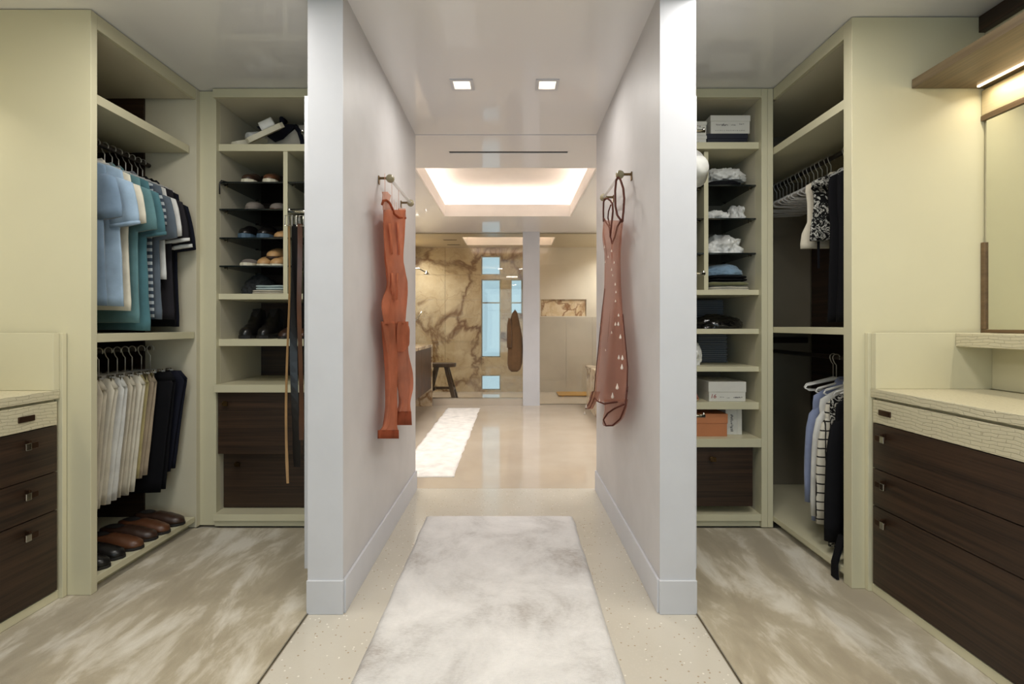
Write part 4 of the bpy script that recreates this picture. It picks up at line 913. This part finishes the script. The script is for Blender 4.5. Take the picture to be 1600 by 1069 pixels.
def drape(rows, X, thick, fold, seed, N=30, amp=1.0):
    """closed sheer tube from (py, left px, right px) rows in the plane x = X"""
    rings = []
    for i, (py, a, b) in enumerate(rows):
        A, B = wallpt(a, py, X), wallpt(b, py, X); ring = []
        for k in range(N):
            an = 2*PI*k/N; u = .5+.5*math.copysign(abs(math.cos(an))**.8, math.cos(an)); p = A.lerp(B, u)
            off = thick*math.sin(an)+fold*(math.sin(u*11+seed)+.6*math.sin(u*23+seed*2+i*.25))*amp
            ring.append((p.x+off, p.y, p.z))
        rings.append(ring)
    return rings
def smooth_rows(rows, n_=5):
    out = []
    for i in range(len(rows)-1):
        p0 = rows[max(0, i-1)]; p1 = rows[i]; p2 = rows[i+1]; p3 = rows[min(len(rows)-1, i+2)]
        for k in range(n_):
            t_ = k/n_; out.append(tuple(.5*((2*b)+(-a+c)*t_+(2*a-5*b+4*c-d)*t_**2+(-a+3*b-3*c+d)*t_**3) for a, b, c, d in zip(p0, p1, p2, p3)))
    out.append(rows[-1]); return out
c4 = lambda rows: [(250+y/2.376, 560+a/2.376, 560+b/2.376) for y, a, b in rows]
XA = -.642
t = thing('sheer_jumpsuit', 'sheer peach organza jumpsuit hanging from the towel bar', 'clothes', (XA, 2.95, .62))
torso = c4([(185, 90, 178), (210, 92, 174), (280, 94, 170), (360, 98, 166), (400, 100, 172), (450, 103, 183), (480, 102, 182), (520, 88, 180), (560, 85, 178), (610, 90, 176)])
bm = bmesh.new(); loft(bm, drape(smooth_rows(torso), XA, .022, .009, 1), True, True); obj('torso', bm, M['peach'], t, smooth=True)
legA = c4([(600, 88, 133), (650, 96, 136), (700, 101, 140), (800, 108, 138), (900, 107, 140), (980, 98, 137), (1004, 82, 142)])
bm = bmesh.new(); loft(bm, drape(smooth_rows(legA), XA, .018, .007, 2)); obj('trouser_leg', bm, M['peach'], t, smooth=True)
legB = c4([(600, 132, 178), (660, 140, 182), (720, 141, 181), (790, 145, 194), (850, 152, 194), (900, 160, 184), (935, 150, 190)])
bm = bmesh.new(); loft(bm, drape(smooth_rows(legB), XA+.004, .018, .007, 3)); obj('trouser_leg', bm, M['peach'], t, smooth=True)
for q in (c4([(1003, 78, 145), (1035, 77, 146)]), c4([(934, 150, 190), (985, 145, 194)])):
    bm = bmesh.new(); loft(bm, drape(q, XA, .021, .003, 4)); obj('cuff', bm, M['peachdk'], t, smooth=True)
pk = c4([(600, 150, 178), (625, 146, 189), (660, 144, 190), (690, 143, 188), (714, 146, 165)])
bm = bmesh.new(); loft(bm, drape(smooth_rows(pk), XA+.024, .006, .002, 5)); obj('pocket', bm, M['peach'], t, smooth=True)
bm = bmesh.new(); loft(bm, drape(c4([(235, 112, 118), (300, 118, 124), (350, 121, 127)]), XA+.027, .003, .001, 6)); obj('inner_seam', bm, M['peach'], t, smooth=True)
bm = bmesh.new(); loft(bm, drape(c4([(230, 142, 148), (300, 147, 153), (352, 148, 153)]), XA+.027, .003, .001, 6)); obj('inner_seam', bm, M['peach'], t, smooth=True)
bm = bmesh.new(); loft(bm, drape(c4([(420, 122, 127), (520, 126, 130)]), XA+.027, .003, .001, 6)); obj('inner_seam', bm, M['peach'], t, smooth=True)
bm = bmesh.new(); loft(bm, drape(c4([(420, 143, 148), (520, 140, 144)]), XA+.027, .003, .001, 6)); obj('inner_seam', bm, M['peach'], t, smooth=True)
# neckline trim and strap fringe
def trace(pts, X): return [wallpt(560+x/2.376, 250+y/2.376, X) for x, y in pts]
neck = [(88, 165), (92, 152), (104, 150), (116, 160), (125, 178), (133, 200), (150, 214), (175, 216)]
bm = bmesh.new(); tube(bm, trace(neck, XA+.022), .006, 8); obj('neck_trim', bm, M['peachdk'], t, smooth=True)
bm = bmesh.new()
loft(bm, drape(c4([(118, 95, 102), (132, 92, 118), (150, 92, 112), (186, 92, 128)]), XA+.004, .012, .002, 2)); loft(bm, drape(c4([(180, 150, 172), (216, 150, 174)]), XA+.004, .012, .002, 2)); obj('bodice_edge', bm, M['peachpale'], t, smooth=True)
bm = bmesh.new()
for k in range(9):
    x = 98+k*8.5; a = wallpt(560+x/2.376, 250+(112+k*9)/2.376, XA); b = wallpt(560+(x+1)/2.376, 250+(155+k*8)/2.376, XA+.015)
    a.z = 1.965 if k % 3 == 0 else a.z
    tube(bm, [a, b], .0014, 5)
obj('fringe', bm, M['peachpale'], t)
c5 = lambda rows: [(250+y/2.486, 900+a/2.482, 900+b/2.482) for y, a, b in rows]
XD = .556
t = thing('sheer_dress', 'sheer mauve slip dress with pearl drops hanging from the towel bar', 'dress', (XD, 2.85, .6))
body = c5([(235, 107, 183), (262, 106, 180), (300, 108, 175), (350, 116, 166), (400, 118, 168), (500, 112, 172), (600, 100, 182), (700, 90, 192), (800, 80, 200), (880, 72, 201), (940, 62, 197)])
bm = bmesh.new(); loft(bm, drape(smooth_rows(body), XD, .024, .009, 7), False, False); obj('body', bm, M['mauve'], t, smooth=True)
bm = bmesh.new(); loft(bm, drape(smooth_rows(c5([(930, 110, 197), (965, 112, 192), (1000, 106, 182), (1022, 106, 165), (1034, 115, 142)])), XD+.004, .018, .005, 8)); obj('hem_lobe', bm, M['mauve'], t, smooth=True)
bm = bmesh.new(); loft(bm, drape(smooth_rows(c5([(900, 62, 90), (940, 52, 76), (968, 40, 62)])), XD-.01, .012, .004, 9)); obj('hem_corner', bm, M['mauve'], t, smooth=True)
tr5 = lambda pts, X: [wallpt(900+x/2.482, 250+y/2.486, X) for x, y in pts]
for nm, pts, r in (('strap', [(180, 240), (184, 200), (187, 150), (183, 110), (172, 76), (163, 68), (156, 78), (152, 120), (153, 180), (160, 215), (178, 240)], .0055), ('strap', [(107, 240), (106, 200), (107, 165), (111, 152), (122, 150), (133, 158), (141, 170), (143, 200), (138, 250), (133, 300)], .005),
                  ('neck_trim', [(107, 225), (118, 245), (130, 262), (134, 300), (140, 325), (150, 300), (160, 260), (176, 232)], .0045), ('neck_trim', [(135, 175), (126, 200), (124, 225), (131, 255)], .004),
                  ('hem_trim', [(66, 900), (56, 935), (38, 968), (55, 963), (72, 925), (84, 938), (110, 948), (160, 940)], .0045), ('hem_trim', [(185, 950), (150, 965), (122, 985), (106, 1010), (116, 1033), (142, 1032), (172, 1005), (192, 955), (199, 880)], .0045),
                  ('side_trim', [(198, 900), (200, 800), (191, 700), (181, 600)], .003), ('side_trim', [(70, 900), (80, 800), (90, 700), (100, 600), (112, 500)], .003)):
    bm = bmesh.new(); tube(bm, tr5(pts, XD-.018), r, 8); obj(nm, bm, M['mauvedk'], t, smooth=True)
beads = [(157, 225, 5), (111, 340, 6), (138, 355, 6), (125, 378, 6), (114, 398, 5), (148, 400, 5), (138, 428, 6), (152, 485, 6), (142, 450, 4), (155, 515, 5), (153, 550, 5), (165, 605, 7), (153, 640, 9), (164, 640, 10), (138, 672, 6), (92, 640, 7), (172, 690, 12), (115, 740, 4), (166, 770, 12), (180, 772, 13), (178, 808, 15), (160, 885, 18), (142, 920, 18), (40, 960, 16), (34, 985, 14), (92, 935, 8)]
for x, y, s_ in beads:
    p = tr5([(x, y)], XD-.032)[0]; k = s_*.0006+.003; bm = bmesh.new()
    lathe(bm, [(.0006, k*1.6), (k*.25, k*.9), (k*.62, 0), (k*.55, -k*.4), (.0008, -k*.75)], p, 8); obj('pearl_drop', bm, M['bead'], t, smooth=True)

# ------------------------------------------------------------------ bathroom and shower
t = thing('vanity', 'brown vanity with pale onyx top beside the white runner', 'vanity', (-1.46, 6.3, 0))
bx('countertop', M['onyx2'], t, BL+.002, -1.18, 5.0, 7.60, .875, .915); bx('end_panel', M['onyx2'], t, BL+.002, -1.178, 7.55, 7.60, 0, .874); bx('end_panel', M['onyx2'], t, BL+.002, -1.178, 5.0, 5.05, 0, .874)
for k in range(3):
    y0 = 5.052+k*.832; d = bx('drawer', M['lbrown'], t, BL+.01, -1.19, y0, y0+.826, .27, .873)
bx('base', M['onyx2'], t, BL+.002, -1.42, 5.051, 7.549, 0, .268)
t = thing('tub_surround', 'pale onyx block at the bathroom edge behind the mauve dress', 'bath', (1.48, 6.6, 0)); bx('onyx_block', M['onyx2'], t, 1.09, BR-.002, 5.6, 7.5, 0, .575); bx('top_slab', M['onyx2'], t, 1.075, BR-.002, 5.585, 7.515, .5755, .61)
for x0, x1, lab in ((BL+.002, -.757, 'fixed shower glass pane behind the vanity and stool'), (-.753, .161, 'shower glass door beside the white post'), (.415, BR-.002, 'clear shower glass pane on the teak mat side of the post')):
    t = thing('shower_glass', lab, 'glass panel', ((x0+x1)/2, YS, .096 if x1 < .3 else .002)); z0 = .096 if x1 < .3 else .002
    bx('pane', M['showerglass'], t, x0, x1, YS-.004, YS+.004, z0, H-.004, bevel=0)
    bm = bmesh.new(); box(bm, x0, x1, YS-.006, YS+.006, H-.012, H-.004); box(bm, x0, x1, YS-.006, YS+.006, z0, z0+.006); obj('rail', bm, M['nickel'], t)
# stool
t = thing('stool', 'rustic dark wooden stool with splayed legs inside the shower', 'stool', (-1.1, 8.3, 0))
bm = bmesh.new(); out = [(-1.14+.235*math.copysign(abs(math.cos(a))**.7, math.cos(a)), 8.3+.15*math.copysign(abs(math.sin(a))**.7, math.sin(a))) for a in [2*PI*k/28 for k in range(28)]]
loft(bm, [[(x*.97-1.14*.03, y*.97+8.3*.03, .525) for x, y in out], [(x, y, .545) for x, y in out], [(x, y, .575) for x, y in out], [(x*.98-1.14*.02, y*.98+8.3*.02, .583) for x, y in out]]); obj('seat', bm, M['stoolwood'], t)
for sx in (-1, 1):
    for sy in (-1, 1):
        bm = bmesh.new(); a = Vector((-1.14+sx*.08, 8.3+sy*.06, .526)); b = Vector((-1.14+sx*.22, 8.3+sy*.14, .0)); 
        loft(bm, [[p+Vector((q*.032, r*.03, 0)) for q, r in ((-1, -1), (1, -1), (1, 1), (-1, 1))] for p in (a, b)]); obj('leg', bm, M['stoolwood'], t)
bx('stretcher', M['stoolwood'], t, -1.23, -.97, 8.29, 8.32, .16, .20); 
for sx in (-1, 1): bx('stretcher', M['stoolwood'], t, -1.1+sx*.155-.015, -1.1+sx*.155+.015, 8.17, 8.43, .15, .19)
# shower fittings
t = thing('rain_shower', 'chrome shower head on its wall arm inside the shower', 'shower', (-1.6, 8.5, 2.05)); bm = bmesh.new(); tube(bm, [(BL, 8.5, 2.13), (-1.55, 8.5, 2.14), (-1.44, 8.5, 2.08)], .012, 10); obj('arm', bm, M['chrome'], t, smooth=True)
bm = bmesh.new(); lathe(bm, [(.012, .05), (.02, .03), (.05, 0), (.05, -.01), (.001, -.011)], (-1.42, 8.5, 2.05), 16); obj('head', bm, M['chrome'], t, smooth=True)
t = thing('mixer_tap', 'chrome lever handle low on the shower side wall', 'shower', (BL, 8.3, 1.2)); bm = bmesh.new(); lathe(bm, [(.04, 0), (.04, .01), (.015, .012), (.015, .2)], (BL, 8.3, 1.28), 14, 'X'); tube(bm, [(BL+.2, 8.3, 1.28), (BL+.29, 8.3, 1.42)], .008, 8); obj('lever', bm, M['chrome'], t, smooth=True)
bm = bmesh.new()
t = thing('bath_mat', 'slatted teak mat on the shower floor', 'mat', (1.1, 8.85, 0))
for k in range(9): bx('slat', M['teak'], t, .78, 1.42, 8.56+k*.052, 8.60+k*.052, .012, .028)
for x in (.85, 1.35): bx('crosspiece', M['teak'], t, x-.02, x+.02, 8.56, 9.016, .0005, .0118)
# robe on hook
t = thing('bathrobe', 'brown towelling robe hanging on the shower glass by the post', 'robe', (.05, 7.68, .47))
bm = bmesh.new(); rings = []
for z, hw in ((.50, .05), (.54, .09), (.62, .11), (.85, .115), (1.05, .105), (1.25, .075), (1.38, .04), (1.42, .012)):
    rings.append([(.045+hw*math.cos(a)+.008*math.sin(z*9), 7.685+.03*math.sin(a)+.008*math.sin(hw*60*math.cos(a)), z) for a in [2*PI*k/24 for k in range(24)]])
loft(bm, rings); obj('body', bm, M['robe'], t, smooth=True)
bm = bmesh.new(); loft(bm, [[(-.04+hw*math.cos(a), 7.65+.02*math.sin(a), z) for a in [2*PI*k/14 for k in range(14)]] for z, hw in ((.86, .035), (1.0, .038), (1.2, .034), (1.3, .015))]); obj('sleeve', bm, M['robe'], t, smooth=True)
bm = bmesh.new(); tube(bm, [(.045, 7.735, 1.43), (.045, 7.69, 1.43), (.045, 7.672, 1.40), (.045, 7.67, 1.42)], .006, 8); tag(obj('robe_hook', bm, M['chrome'], None, smooth=True), 'chrome hook on the shower glass above the brown robe', 'hook')
for y, lab in ((8.35, 'thin dark ceiling slot nearer the shower glass'), (8.85, 'thin dark ceiling slot nearer the onyx wall')):
    t = thing('ceiling_vent', lab, 'vent', (-1.02, y, H-.006)); bx('frame', M['nickel'], t, -1.12, -.90, y-.02, y+.02, H-.004, H-.0005, bevel=0); bx('slot', M['black'], t, -1.11, -.91, y-.012, y+.012, H-.006, H-.0041, bevel=0)
